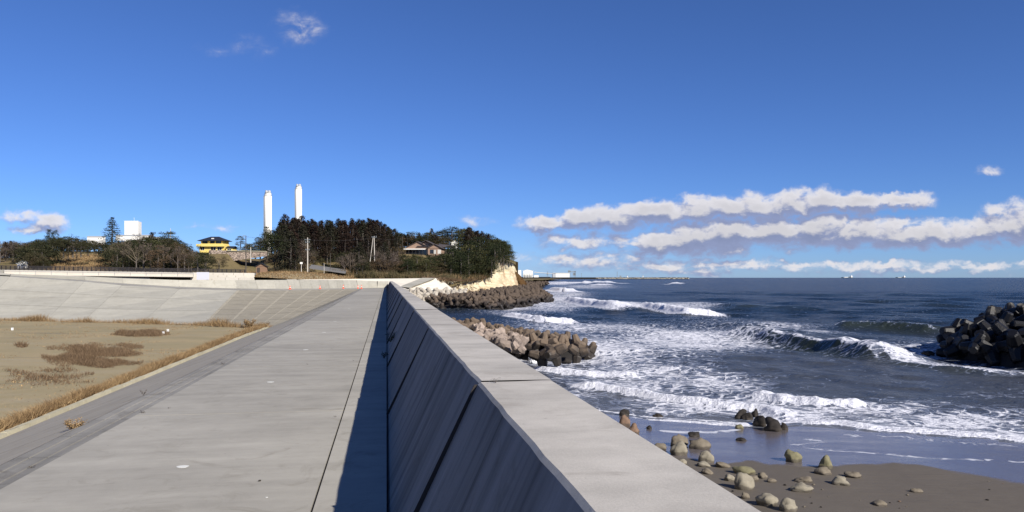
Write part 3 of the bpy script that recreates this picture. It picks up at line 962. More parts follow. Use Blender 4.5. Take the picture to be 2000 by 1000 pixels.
# ------------------------------------------------------------------ boulders
def boulder_mesh(seed, dark=False, sub=3, rough=.16):
    bm = bmesh.new()
    bmesh.ops.create_icosphere(bm, subdivisions=sub, radius=1.0)
    rr = random.Random(seed)
    off_ = Vector((rr.uniform(0, 50), rr.uniform(0, 50), rr.uniform(0, 50)))
    pl = [(Vector((rr.gauss(0, 1), rr.gauss(0, 1), rr.gauss(0, 1))).normalized(), rr.uniform(.62, .9)) for _ in range(5)]
    for v in bm.verts:
        d = v.co.normalized()
        k = 1 + rough*mnoise.noise(d*1.3+off_) + rough*.6*mnoise.noise(d*3.1+off_) + rough*.3*mnoise.noise(d*7+off_)
        for n_, c_ in pl:
            q = d.dot(n_)*k
            if q > c_: k *= (c_ + (q-c_)*.35)/q
        v.co = d*k
    me = bpy.data.meshes.new('boulder')
    bm.to_mesh(me); bm.free()
    a = me.attributes.new('hgt', 'FLOAT', 'POINT')
    a.data.foreach_set('value', [max(0, v.co.z) for v in me.vertices])
    me.materials.append(M['boulder'])
    me.shade_smooth()
    return me
PALE, TAN, DRK, OLV, BRN = (.225, .20, .15), (.155, .13, .095), (.022, .018, .015), (.165, .15, .085), (.165, .105, .07)
BO = [
 (1220,812,22,14,DRK,'black rock cap behind the brown boulder at the edge of the parapet'),
 (1221,834,26,26,BRN,'brown domed boulder just beyond the parapet edge, under the black cap'),
 (1238,848,23,20,BRN,'smaller reddish brown boulder right against the parapet edge'),
 (1285,815,20,8,DRK,'low black rock alone in the foam near the parapet'),
 (1268,838,12,7,DRK,'tiny dark rock in the thin wash right of the brown boulders'),
 (1358,853,24,11,DRK,'dark rock with white foam around its base behind the two long boulders'),
 (1327,872,38,22,TAN,'long brown boulder lying in the wash, left one of the touching pair'),
 (1370,877,39,22,TAN,'long olive brown boulder with foam at its right end'),
 (1328,889,38,26,PALE,'pale boulder with a shaded underside in front of the long brown one'),
 (1381,903,32,28,PALE,'pale egg shaped boulder standing on a flat stone ledge'),
 (1376,911,30,10,PALE,'flat pale stone ledge under the egg shaped boulder'),
 (1289,879,28,14,TAN,'brown half buried boulder close to the parapet with wet base'),
 (1334,908,18,12,PALE,'small pale boulder half hidden by the parapet edge'),
 (1383,926,24,11,TAN,'low light brown stone standing in a puddle below the egg shaped boulder'),
 (1414,913,36,10,TAN,'low sandy hump of rock in the wet sand right of the egg shaped boulder'),
 (1455,926,46,17,OLV,'broad low yellowish boulder at the edge of the wet sand'),
 (1491,934,24,11,TAN,'small brown stone right of the broad yellowish boulder'),
 (1471,940,26,13,TAN,'small rounded stone directly below the broad yellowish boulder'),
 (1509,942,21,9,TAN,'smallest pointed stone of the three beside the broad yellowish boulder'),
 (1427,939,24,12,PALE,'small pale stone behind the large leaning boulder'),
 (1453,956,40,31,PALE,'large pale leaning boulder with long dark shadow to its left'),
 (1457,974,19,13,TAN,'small grey stone below the large leaning boulder'),
 (1503,988,42,28,PALE,'large pale cracked boulder with a sharp edge near the bottom of the beach'),
 (1541,998,37,23,PALE,'pale round boulder lying right of the cracked one'),
 (1553,902,34,24,OLV,'greenish mossy boulder standing in the blue wash'),
 (1614,915,31,24,OLV,'knobbly greenish boulder with a flat stone in front'),
 (1607,926,32,13,TAN,'flat stone in front of the knobbly greenish boulder'),
 (1573,942,34,11,TAN,'low sandy dome of rock above the paler dome in the middle beach'),
 (1568,961,41,16,PALE,'pale smooth dome of rock alone in the middle beach'),
 (1643,947,35,17,PALE,'pale split dome of rock on the sand below the flat grey one'),
 (1668,933,31,12,TAN,'flat grey dome of rock farthest right of the beach domes'),
 (1448,819,24,22,DRK,'black wet rock at the left end of the dark rock cluster in the foam'),
 (1463,821,24,17,DRK,'black wet rock low in the middle of the left dark group'),
 (1476,815,17,15,DRK,'small black wet rock right of the left dark group'),
 (1487,833,24,27,DRK,'tall black wet rock in the middle of the dark cluster'),
 (1512,842,34,27,DRK,'largest black wet rock in the right dark group'),
 (1532,840,18,17,DRK,'small round black rock at the right end of the dark cluster'),
 (1445,838,19,11,OLV,'small olive rock in the wash below the dark cluster'),
 (1450,861,20,6,DRK,'tiny dark flat stone in the blue wash'),
 (1792,962,24,8,TAN,'small stone alone on the dark sand at right'),
 (1722,988,30,11,TAN,'low ridge of stone alone near the bottom of the sand'),
 (1106,708,18,9,DRK,'dark round stone in the foam in front of the tetrapod groyne'),
 (1816,692,22,9,DRK,'dark low rock in the water left of the black tetrapod mound'),
]
for i, (px, py, w_, h_, c_, lab) in enumerate(BO):
    z = 0.0
    for _ in range(4):
        p = on(px, py, z); z = float(sand_z(np.array(p.x), np.array(p.y))) if py > 760 else 0.0
        if float(shore(np.array(p.x), np.array(p.y))) < 0: z = 0.0
    p = on(px, py, z)
    sc = p.y/F
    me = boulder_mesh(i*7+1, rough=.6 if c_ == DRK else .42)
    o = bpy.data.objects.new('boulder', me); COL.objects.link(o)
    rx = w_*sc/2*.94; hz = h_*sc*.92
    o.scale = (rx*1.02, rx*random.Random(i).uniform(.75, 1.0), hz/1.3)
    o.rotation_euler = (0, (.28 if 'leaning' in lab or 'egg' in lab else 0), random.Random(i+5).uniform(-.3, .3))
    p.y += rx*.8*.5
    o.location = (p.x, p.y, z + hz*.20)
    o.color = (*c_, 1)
    cat = 'rock' if c_ == DRK else 'boulder'
    if 'stone' in lab[:24]: cat = 'stone'
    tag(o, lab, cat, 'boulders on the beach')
rr = random.Random(5)
for k in range(22):
    px, py = rr.uniform(1420, 1960), rr.uniform(935, 996)
    if px < 1330+ (py-900)*1.55: continue
    z = .4
    for _ in range(3):
        p = on(px, py, z); z = float(sand_z(np.array(p.x), np.array(p.y)))
    if k == 0: pm = boulder_mesh(900, sub=2); pm.name = 'pebble'
    o = bpy.data.objects.new('pebble', pm); COL.objects.link(o)
    s_ = rr.uniform(.02, .055)
    o.scale = (s_*1.3, s_, s_*.8); o.location = (p.x, p.y, z+s_*.3); o.rotation_euler = (0, 0, rr.uniform(0, 6))
    o.color = (*rr.choice([TAN, DRK, BRN]), 1)
    tag(o, 'tiny loose pebble lying on the dark wet sand of the lower beach', 'pebble', 'pebbles on the sand')

# ------------------------------------------------------------------ tetrapods
def tetra_mesh(name, mat, R0=1.0, seed=0):
    """four-legged breakwater block, unit = leg length from centre"""
    bm = bmesh.new()
    dirs = [Vector((0, 0, 1))] + [Vector((math.sqrt(8)/3*math.cos(a), math.sqrt(8)/3*math.sin(a), -1/3)) for a in (0, 2*math.pi/3, 4*math.pi/3)]
    N = 8
    for d in dirs:
        up = Vector((1, 0, 0)) if abs(d.x) < .8 else Vector((0, 1, 0))
        a = d.cross(up).normalized(); b_ = d.cross(a)
        prev = None
        for (h, r_) in ((0, .36), (.35, .42), (.92, .30), (1.0, .24)):
            ring = [bm.verts.new(d*h + (a*math.cos(2*math.pi*k/N)+b_*math.sin(2*math.pi*k/N))*r_) for k in range(N)]
            if prev:
                for k in range(N):
                    bm.faces.new((prev[k], prev[(k+1)%N], ring[(k+1)%N], ring[k]))
            prev = ring
        bm.faces.new(prev)
    bmesh.ops.create_icosphere(bm, subdivisions=2, radius=.47)
    bmesh.ops.recalc_face_normals(bm, faces=bm.faces)
    for v in bm.verts: v.co *= R0
    me = bpy.data.meshes.new(name); bm.to_mesh(me); bm.free()
    me.materials.append(mat)
    return me
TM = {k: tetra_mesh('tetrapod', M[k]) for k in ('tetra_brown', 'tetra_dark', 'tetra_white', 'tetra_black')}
TCOUNT = [0]
def put_tetra(p, size, mat, label, group, rg):
    px_ = CX+p[0]/p[1]*F
    if 'groyne' in label:
        w_ = 'by the pale stones' if px_ < 1000 else 'in the middle' if px_ < 1090 else 'at the seaward tip'
        label = 'brown concrete tetrapod %s of the short groyne beside the parapet' % w_ if px_ >= 1000 else 'brown concrete tetrapod by the pale stones where the short groyne begins'
        group += ', '+w_
    elif 'mound' in label:
        w_ = 'pale topped' if p[2] > 4.3 else 'black wet shaded'
        q_ = 'on top' if p[2] > 4.3 else 'on the left flank' if px_ < 1920 else 'in the middle'
        label = '%s tetrapod %s of the tall mound at the right edge' % (w_, q_); group += ', '+q_
    elif 'bank' in label:
        q_ = 'near the pale blocks' if px_ < 920 else 'below the pale cliff' if px_ < 1000 else 'at the seaward point'
        label = 'dark brown tetrapod %s in the long bank' % q_; group += ', '+q_
    o = bpy.data.objects.new('tetrapod', TM[mat]); COL.objects.link(o)
    o.location = p; o.scale = (size,)*3
    o.rotation_euler = (rg.uniform(0, 6.28), rg.uniform(0, 6.28), rg.uniform(0, 6.28))
    tag(o, label, 'tetrapod', group)
    TCOUNT[0] += 1

def inside(poly, x, y):
    c = False
    for i in range(len(poly)):
        x0, y0 = poly[i]; x1, y1 = poly[i-1]
        if (y0 > y) != (y1 > y) and x < (x1-x0)*(y-y0)/(y1-y0)+x0: c = not c
    return c
def polyedge(poly, x, y):
    best = 1e9
    for i in range(len(poly)):
        a = Vector(poly[i-1]); b_ = Vector(poly[i]); p = Vector((x, y))
        d = b_-a; t = max(0, min(1, (p-a).dot(d)/max(1e-6, d.length_squared)))
        best = min(best, (p-a-d*t).length)
    return best
def heap_pts(poly, step, hfun, rg):
    xs_ = [p[0] for p in poly]; ys_ = [p[1] for p in poly]
    out = []
    y = min(ys_); k = 0
    while y <= max(ys_):
        x = min(xs_) + (k % 2)*step/2
        while x <= max(xs_):
            xx, yy_ = x+rg.uniform(-.3, .3)*step, y+rg.uniform(-.3, .3)*step
            if inside(poly, xx, yy_):
                out.append((xx, yy_, hfun(xx, yy_, polyedge(poly, xx, yy_))+rg.uniform(-.25, .25)))
            x += step
        y += step*.87; k += 1
    return out
def core(name, poly, hfun, mat, label, cat, n=40, drop=.9):
    xs_ = [p[0] for p in poly]; ys_ = [p[1] for p in poly]
    gx = np.linspace(min(xs_)-.5, max(xs_)+.5, n); gy = np.linspace(min(ys_)-.5, max(ys_)+.5, n)
    P = np.zeros((n, n, 3))
    for i, y in enumerate(gy):
        for j, x in enumerate(gx):
            z = hfun(x, y, polyedge(poly, x, y))-drop + .6*mnoise.noise(Vector((x*.6, y*.6, 0))) if inside(poly, x, y) else -2.5
            P[i, j] = (x, y, z)
    o = grid_mesh(name, P, mat, None, False)
    tag(o, label, cat, kind='stuff'); return o

# short groyne beside the parapet
rg = random.Random(21)
GY = [(-14.5,113),(-12,122),(-6,119),(1,110),(7,99),(9.8,92.5),(8.6,88.5),(4,88),(1,90.5),(-1,95),(-5,101),(-10,106)]
def hg(x, y, e):
    t = max(0, min(1, (x+14)/25.0))
    return min(.25+.6*e, 2.15-1.2*t)
gp_ = heap_pts(GY, 1.95, hg, rg)
for (x, y, z) in gp_:
    put_tetra((x, y, z), rg.uniform(1.0, 1.22), 'tetra_brown', 'brown grey concrete tetrapod in the short groyne reaching into the surf beside the parapet', 'tetrapods of the short groyne', rg)
for (px, py, z) in ((1150,692,.2),(1083,690,1.4),(1128,690,.6),(1058,697,.9),(925,640,1.6),(932,636,2.2),(945,640,1.9)):
    p = on(px, py, z); put_tetra(p, 1.35, 'tetra_brown', 'brown grey concrete tetrapod in the short groyne reaching into the surf beside the parapet', 'tetrapods of the short groyne', rg)
core('groyne_rubble', GY, hg, M['rubble_dark'], 'dark stone rubble under the tetrapods of the short groyne', 'rubble')
# pale stones at its root
sm = boulder_mesh(77, sub=2, rough=.5); sm.materials.clear(); sm.materials.append(M['rubble_pink']); sm.name = 'quarry_stone'
for p_ in sm.polygons: p_.use_smooth = False
for k in range(90):
    a, b_ = rg.random(), rg.random()
    px = 930+a*90; py = 648+a*28 + (b_-.5)*20
    z = 2.1-.7*a+rg.uniform(-.2, .3)
    o = bpy.data.objects.new('quarry_stone', sm); COL.objects.link(o)
    o.location = on(px, py, z); s_ = rg.uniform(.35, .75); o.scale = (s_*1.3, s_, s_*.8); o.rotation_euler = (rg.uniform(0, 6), rg.uniform(0, 6), rg.uniform(0, 6))
    tag(o, 'pale pinkish quarry stone heaped where the short groyne meets the seawall', 'stone', 'quarry stones at the groyne root')

# black mound at the right edge
MD = [(50.5,93),(49.8,89),(50.5,85),(52,79.5),(55,75.5),(62,72),(74,72),(80,84),(76,98),(64,100),(54,97.5)]
def hm(x, y, e):
    t = max(0, min(1, (x-48)/11.0))
    return min(.6+.95*e, 1.0+2.7*t**.8)
mp = heap_pts(MD, 2.7, hm, rg)
for (x, y, z) in mp:
    if x > 67 or CX+x/y*F < 1862: continue
    put_tetra((x, y, z), rg.uniform(1.6, 1.9), 'tetra_black', 'black wet shaded tetrapod in the tall mound standing in the sea at the right edge', 'tetrapods of the black mound', rg)
for (px, py, Y) in ((1866,664,92),(1862,676,90),(1900,642,90),(1932,624,91),(1955,615,92),(1975,614,91),(1995,618,90),(1960,634,88),(1935,651,87),(1858,690,90),(1905,678,84)):
    put_tetra(at(px, py, Y), 1.55, 'tetra_black', 'black wet shaded tetrapod in the tall mound standing in the sea at the right edge', 'tetrapods of the black mound', rg)
core('mound_rubble', MD, hm, M['rubble_dark'], 'black rubble inside the tall tetrapod mound at the right edge', 'rubble')

# bank along the cliff foot
bank_near = [on(835,604,0), on(880,607,0), on(950,607,0), on(1000,602,0), on(1050,595,0), on(1079,590,0), on(1060,577,0), on(1045,570,.5)]
BK = [(p.x, p.y) for p in bank_near] + [(6, 420), (-1, 400), (-6, 345), (-11, 300), (-14, 240), (-24, 236), (-28, 222)]
def hb(x, y, e):
    return min(.5+.6*e, 2.6 + .9*max(0, min(1, (x+30)/25.0)))
bp = heap_pts(BK, 2.9, hb, rg)
bp.sort(key=lambda q: q[1])
WH = []   # pale blocks near the revetment
for row_ in range(3):
    for k in range(13):
        px = 806 + k*8.3 + rg.uniform(-2, 2) + row_*3
        py = 571 + row_*5.4 + rg.uniform(-1, 1)
        if px > 915: continue
        WH.append(at(px, py, 256-row_*7))
for p in WH:
    put_tetra(p, 1.75, 'tetra_white', 'pale new tetrapod in the row below the white revetment', 'pale tetrapods below the revetment', rg)
lim = max(0, 296 - TCOUNT[0])
vis = [q for q in bp]
one, rest = vis[:lim], vis[lim:]
for (x, y, z) in one:
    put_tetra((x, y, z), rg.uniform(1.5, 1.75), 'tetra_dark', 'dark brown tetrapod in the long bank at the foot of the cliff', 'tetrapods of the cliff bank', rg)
# the rest: one object
fb = []
for Y, w_ in ((440, 12), (500, 14), (580, 16), (680, 18), (800, 20), (950, 22)):
    pass
rest += [(Y*((1022+ (Y-400)*.045 + rg.uniform(-22, 26)) - CX)/F, Y, rg.uniform(.8, 3.2)) for Y in [400+rg.random()**1.3*650 for _ in range(420)]]
def tetra_cluster(name, pts, size, mat):
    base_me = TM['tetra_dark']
    co = np.array([v.co[:] for v in base_me.vertices]); fs = [tuple(p.vertices) for p in base_me.polygons]
    V, Fc = [], []
    for i, (x, y, z) in enumerate(pts):
        Rm = np.array(Euler((rg.uniform(0, 6.28), rg.uniform(0, 6.28), rg.uniform(0, 6.28))).to_matrix())
        V.append(co @ Rm.T * size * rg.uniform(.9, 1.1) + np.array((x, y, z)))
        Fc += [tuple(q+i*len(co) for q in f) for f in fs]
    me = bpy.data.meshes.new(name); me.from_pydata(np.concatenate(V).tolist(), [], Fc); me.update()
    me.materials.append(mat)
    o = bpy.data.objects.new(name, me); COL.objects.link(o); return o
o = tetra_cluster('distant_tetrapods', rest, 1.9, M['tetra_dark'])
tag(o, 'dark mass of tetrapods trailing away past the end of the cliff', 'tetrapod bank', kind='stuff')
core('bank_rubble', BK, hb, M['rubble_dark'], 'dark rubble under the long tetrapod bank at the cliff foot', 'rubble', 60, 1.3)

# splash where the wave hits the groyne
def splash(px, py, Y, w_, h_, seed, label):
    bm = bmesh.new(); bmesh.ops.create_icosphere(bm, subdivisions=5, radius=1.0)
    for v in bm.verts:
        d = v.co.normalized(); o_ = Vector((seed, 0, 0))
        k = 1+.5*mnoise.noise(d*2+o_)+.45*abs(mnoise.noise(d*5+o_))+.4*mnoise.noise(d*12+o_)
        v.co = Vector((d.x*k*w_, d.y*k*w_*.6, d.z*k*h_))
    me = bpy.data.meshes.new('spray'); bm.to_mesh(me); bm.free(); me.materials.append(M['spray']); me.shade_smooth()
    o = bpy.data.objects.new('spray', me); COL.objects.link(o); o.location = at(px, py, Y)
    tag(o, label, 'spray', kind='stuff')
splash(1043, 706, 85.5, .55, .75, 3, 'white spray bursting against the near side of the short groyne')

# ------------------------------------------------------------------ headland terrain
# per azimuth: front depth, front height, ridge depth, silhouette row, crown height at the ridge
HT = [(-900,300,11,520,470,10),(-300,300,11.5,480,474,9),(0,300,11.5,430,472,9),(60,300,11.5,420,470,9),(95,300,11.5,400,458,9),(150,300,11.5,400,462,8),(200,300,11.5,400,470,6),(245,300,11.5,400,468,8),
      (300,300,11.3,400,460,9),(345,300,11.2,390,468,8),(370,300,11,370,490,2),(385,300,11,352,490,1),(445,300,10.6,352,489,1),(470,300,10.4,380,472,8),(510,300,10,395,462,11),(555,300,9.8,400,428,15),(600,305,9.4,405,431,15),
      (640,310,9.0,410,432,15),(700,312,8.8,415,427,15),(740,315,8.6,420,431,15),(758,315,8.5,425,443,13),(780,315,8.4,430,450,10),(830,318,8.4,440,448,10),(870,325,7.6,450,446,12),(900,335,7.4,450,440,14),(925,345,7.6,450,446,14),(950,354,9.0,450,455,13),(960,360,13.0,450,462,11),(970,363,18.5,450,465,9),(985,375,17.5,450,470,8),(1000,395,16,455,487,6),(1020,430,13,470,505,3),(1060,480,6,520,535,2)]
HA = np.array([(a-CX)/F for a, *_ in HT])
HYf, HZf, HYr, HPy, HTr = [np.array([h[k] for h in HT], float) for k in (1, 2, 3, 4, 5)]
HZr = CZ + (HY-HPy)/F*HYr - HTr
def sil_z(a, Y):
    return CZ + (HY-np.interp(a, HA, HPy))/F*Y
def ground(X, Y):
    a = X/np.maximum(Y, 1)
    yf, zf, yr, zr_ = [np.interp(a, HA, q) for q in (HYf, HZf, HYr, HZr)]
    t = np.clip((Y-yf)/(yr-yf), 0, 1)
    z = zf + (zr_-zf)*(t*t*(3-2*t))
    z = np.where(Y > yr+25, z - (Y-yr-25)*np.where(a > -.009, .35, .03), z)
    z = np.maximum(z, 4.0)
    return z + 1.2*fbm(X*.03, Y*.03, 4)*np.clip(t*3, .15, 1)
# cliff edge in plan
CE = [Vector((-29.5, 296, 3)), Vector((-25.0, 304, 3)), Vector((-22, 330, 3)), Vector((-14.5, 352, 3)), Vector((-9.5, 364, 3)), Vector((-5.5, 385, 3)), Vector((-.8, 425, 3)), Vector((1.5, 470, 3)), Vector((3.0, 520, 3)), Vector((-16, 540, 3)), Vector((-12, 700, 3)), Vector((20, 1200, 3)), Vector((160, 2600, 3)), Vector((200, 4600, 3))]
cey = [p.y for p in CE]; cex = [p.x for p in CE]
def coast(Y): return np.interp(Y, cey, cex)
az = np.linspace(-1.3, .07, 420)
Yl = np.concatenate([np.linspace(228, 520, 190), np.geomspace(525, 40000, 60)])
A2, Y2 = np.meshgrid(az, Yl)
X2 = A2*Y2
Z2 = ground(X2, Y2)
# land behind the curved wall reaches forward under the wall
ff2 = np.interp(A2, HA, HYf)
front = Y2 < ff2
Z2 = np.where(front, np.interp(A2, [(a-CX)/F for a in (-900, 480, 520, 640, 700, 760, 860)], [9.5, 9.2, 9.0, 7.9, 7.4, 6.0, 5.0]) + (Z2-np.interp(A2, [(a-CX)/F for a in (-900, 480, 520, 640, 700, 760, 860)], [9.5, 9.2, 9.0, 7.9, 7.4, 6.0, 5.0]))*sstep(Y2, ff2-30, ff2), Z2)
wallY = np.interp(A2, [-1.3, (351-CX)/F, (463-CX)/F, (540-CX)/F, (610-CX)/F, (700-CX)/F, (760-CX)/F, (860-CX)/F], [190, 190, 190, 200, 228, 262, 285, 296])
keep = ((X2 < coast(Y2)+1.0) & (Y2 > wallY))[:-1, :-1]
to = grid_mesh('hill_terrain', np.stack([X2, Y2, Z2], -1), M['hill'], {'_keep': keep})
tag(to, kind='structure')

# cliff face
cl = []
cps = resample(CE[:9], 150)
nr = 26
Pc = np.zeros((nr, len(cps), 3))
for j, p in enumerate(cps):
    a = cps[min(j+1, len(cps)-1)]-cps[max(j-1, 0)]; a.z = 0; a.normalize()
    nrm = Vector((a.y, -a.x, 0))
    ztop = float(ground(np.array(p.x), np.array(p.y)))
    for i in range(nr):
        t_ = i/(nr-1)
        z = .5 + (ztop+.4-.5)*t_
        gully = mnoise.noise(Vector((j*.16, 0, 0)))*2.4 + mnoise.noise(Vector((j*.5, z*.12, 3)))*1.6 + mnoise.noise(Vector((j*.9, z*.5, 9)))*.8
        bat = 16*(1-t_)**3.2 if p.y < 372 else 6*(1-t_)**2
        q = p + nrm*(bat + gully*min(1, (1-t_)*4) - 1.0)
        Pc[i, j] = (q.x, q.y, z)
co_ = grid_mesh('cliff', Pc, M['cliff'], None, False)
tag(co_, kind='structure')

tl_ = np.zeros((14, 30, 3))
for i in range(14):
    for j in range(30):
        a_ = -1.6+3.6*j/29; rr_ = 1-i/13
        h_ = 12.0*(1-rr_**1.2)
        c_ = at(1004, 548, 462)
        w_ = 1+.25*mnoise.noise(Vector((j*.4, i*.4, 2)))
        tl_[i, j] = (c_.x+math.cos(a_)*rr_*11*w_, c_.y-math.sin(a_+1.57)*rr_*26*w_+10, 1.0+h_+.8*mnoise.noise(Vector((j*.6, i*.6, 5))))
tag(grid_mesh('talus_slope', tl_, M['talus'], None, False), kind='structure')
# ------------------------------------------------------------------ white revetment that closes the wall against the cliff
rv = empty('revetment'); tag(rv, 'bright white concrete revetment with a grey diagonal step, closing the seawall against the cliff', 'revetment')
tl, tr = at(545, 547.0, 215), at(849, 543.2, 296)
w1m = MB()
pts_t = [at(560, 545.9, 222), at(640, 545.3, 250), at(700, 544.8, 272), at(762, 544.3, 286), at(810, 543.8, 292), at(849, 543.2, 297)]
pts_b = [at(560, 549.5, 222), at(640, 549.5, 250), at(700, 549.6, 270), at(762, 556, 276), at(815, 571, 270), at(864, 568, 288)]
for i in range(5):
    for q in range(4):
        a0, a1 = lerp(pts_b[i], pts_t[i], q/4), lerp(pts_b[i+1], pts_t[i+1], q/4)
        b0, b1 = lerp(pts_b[i], pts_t[i], (q+1)/4), lerp(pts_b[i+1], pts_t[i+1], (q+1)/4)
        w1m.quad(a0, a1, b1, b0, rnd.random())
bk = Vector((-3, 4, 0))
for i in range(5):
    w1m.quad(pts_t[i], pts_t[i+1], pts_t[i+1]+bk, pts_t[i]+bk)
w1m.quad(pts_b[-1], pts_b[-1]+Vector((4, 8, 0)), pts_t[-1]+Vector((1, 8, 0)), pts_t[-1])
for i in range(3, 5):
    w1m.quad(pts_b[i]-Vector((0, .5, 6)), pts_b[i+1]-Vector((0, .5, 6)), pts_b[i+1], pts_b[i])
w1m.build('revetment_face', M['white_conc'], rv)
st = MB()
fr = Vector((.1, -.6, .12))
sA, sB, sC, sD = at(780, 561, 276.5), at(800, 563, 273), at(849, 544.2, 295), at(824, 543.9, 293.5)
for k in range(10):
    k0, k1 = k/10, (k+1)/10
    L0, L1 = lerp(sA, sD, k0), lerp(sA, sD, k1); R0, R1 = lerp(sB, sC, k0), lerp(sB, sC, k1)
    st.hexa([L0-fr*3, R0-fr*3, R1-fr*3, L1-fr*3, L0+fr*2, R0+fr*2, R1+fr*2, L1+fr*2], rnd.random())
st.build('step_band', M['slope'], rv)

# ------------------------------------------------------------------ trees
def leafset(mb, c, r_, n, size, rg_, flat=1.0, tone=None):
    for _ in range(n):
        d = Vector((rg_.gauss(0, 1), rg_.gauss(0, 1), rg_.gauss(0, 1)*flat))
        d = d.normalized()*r_*rg_.random()**.45
        p = c + Vector((d.x, d.y, d.z*(.75 if flat < 1 else 1)))
        a = Vector((rg_.gauss(0, 1), rg_.gauss(0, 1), rg_.gauss(0, .6))).normalized()*size*rg_.uniform(.6, 1.3)
        b_ = Vector((rg_.gauss(0, 1), rg_.gauss(0, 1), rg_.gauss(0, .6))).normalized()*size*rg_.uniform(.5, 1.0)
        tn = rg_.random() if tone is None else tone
        mb.quad(p-a*.5, p-b_*.4, p+a*.5, p+b_*.4, tn)

def crown_cedar(seed):
    g = random.Random(seed); mb = MB(); H = 14
    n = 46
    for i in range(n):
        t_ = (i+.5)/n
        z = H*(.12+.88*t_)
        rad = 3.5*(1-t_)**.6*g.uniform(.6, 1.15)
        k = 3 if t_ < .85 else 2
        for _ in range(k):
            a = g.uniform(0, 6.28)
            leafset(mb, Vector((math.cos(a)*rad*.75, math.sin(a)*rad*.75, z)), 1.0*(1.2-t_*.6), 26, .42, g)
    leafset(mb, Vector((0, 0, H-.5)), .35, 14, .3, g)
    return mb
def crown_pine(seed):
    g = random.Random(seed); mb = MB(); H = 12
    for i in range(64):
        t_ = g.random()**.8
        z = H*(.16+.78*t_); rad = (3.8*(1-t_**2)**.5+.6)*g.uniform(.35, 1.05)
        a = g.uniform(0, 6.28)
        leafset(mb, Vector((math.cos(a)*rad, math.sin(a)*rad, z)), 1.25, 52, .38, g, .55)
    return mb
def crown_spruce(seed):
    g = random.Random(seed); mb = MB(); H = 14
    for lay in range(13):
        t_ = lay/12
        z = H*(.14+.82*t_)
        rad = 4.2*(1-t_)**.75+.45
        nb = max(3, int(8*(1-t_)+3))
        for k in range(nb):
            a = 6.28*k/nb+g.uniform(-.3, .3); rr_ = rad*g.uniform(.75, 1.15)
            for s in (.35, .65, .95):
                leafset(mb, Vector((math.cos(a)*rr_*s, math.sin(a)*rr_*s, z-.25*s+g.uniform(-.3, .3))), .85, 15, .42, g, .5)
    return mb
def crown_round(seed):
    g = random.Random(seed); mb = MB()
    for i in range(52):
        d = Vector((g.gauss(0, 1), g.gauss(0, 1), g.gauss(0, 1))).normalized()
        r_ = g.uniform(.55, 1.0)
        c = Vector((d.x*4.1*r_, d.y*4.1*r_, 4.9+d.z*4.3*r_))
        leafset(mb, c, g.uniform(.8, 1.35), 60, .36, g, .8)
    return mb
def branches(mb, base_, d, L, r_, depth, g, leafs=None):
    end = base_ + d*L
    mid = base_ + d*L*.5 + Vector((g.gauss(0, .05), g.gauss(0, .05), 0))*L
    mb.tube([base_, mid, end], [r_, r_*.8, r_*.55], 5 if depth > 1 else 4, False)
    if depth <= 0:
        if leafs is not None: leafs.append(end)
        return
    for _ in range(3 if depth > 1 else 4):
        nd = (d + Vector((g.gauss(0, .5), g.gauss(0, .5), g.uniform(-.1, .45)))).normalized()
        branches(mb, base_ + d*L*g.uniform(.55, 1.0), nd, L*g.uniform(.55, .75), r_*.55, depth-1, g, leafs)
def crown_bare(seed):
    g = random.Random(seed); mb = MB(); tips = []
    for k in range(5):
        d = Vector((g.gauss(0, .45), g.gauss(0, .45), 1)).normalized()
        branches(mb, Vector((0, 0, 2.2+.5*k)), d, 3.0, .11, 3, g, tips)
    for tpt in tips:
        for _ in range(3):
            e = tpt + Vector((g.gauss(0, .5), g.gauss(0, .5), g.uniform(0, .9)))
            w = Vector((g.gauss(0, 1), g.gauss(0, 1), 0)).normalized()*.035
            mb.tri(tpt-w, tpt+w, e, g.random())
    return mb
def crown_shrub(seed):
    g = random.Random(seed); mb = MB()
    for i in range(26):
        a = g.uniform(0, 6.28); r_ = g.random()**.5*2.0
        leafset(mb, Vector((math.cos(a)*r_, math.sin(a)*r_, .5+g.random()*1.6*(1-r_/2.6))), .55, 26, .26, g)
    for i in range(160):
        a = g.uniform(0, 6.28); r_ = g.random()**.5*2.1
        b_ = Vector((math.cos(a)*r_, math.sin(a)*r_, 0)); e = b_+Vector((g.gauss(0, .5), g.gauss(0, .5), g.uniform(1.2, 2.9)))
        w = Vector((g.gauss(0, 1), g.gauss(0, 1), 0)).normalized()*.05
        mb.tri(b_-w, b_+w, e, g.random())
    return mb
def trunk_mesh(h, r_, seed, fork=False):
    g = random.Random(seed); mb = MB()
    mb.tube([(0, 0, -1), (.05, 0, h*.35), (g.uniform(-.2, .2), g.uniform(-.2, .2), h*.7), (g.uniform(-.2, .2), 0, h)], [r_*1.25, r_, r_*.7, r_*.2], 7)
    for k in range(5):
        z = h*g.uniform(.4, .8); a = g.uniform(0, 6.28)
        mb.tube([(0, 0, z), (math.cos(a)*1.6, math.sin(a)*1.6, z+.9)], [r_*.35, r_*.12], 4)
    return mb.mesh('trunk', M['bark'])
KIND = {}
def reg(k, fn, seeds, mat, th, tr_, H):
    KIND[k] = ([fn(s).mesh('crown', M[mat]) for s in seeds], trunk_mesh(th, tr_, seeds[0]), H)
reg('cedar', crown_cedar, (1, 2, 3), 'cedar', 13, .24, 14)
reg('pine', crown_pine, (4, 5, 6), 'pine', 11, .26, 12)
reg('spruce', crown_spruce, (7,), 'pine', 13, .26, 14)
reg('broad', crown_round, (8, 9, 10), 'broad', 6, .24, 9.6)
reg('bare', crown_bare, (11, 12, 13), 'twig', 5, .18, 10)
reg('shrub', crown_shrub, (14, 15), 'shrub', 1.5, .06, 2.9)
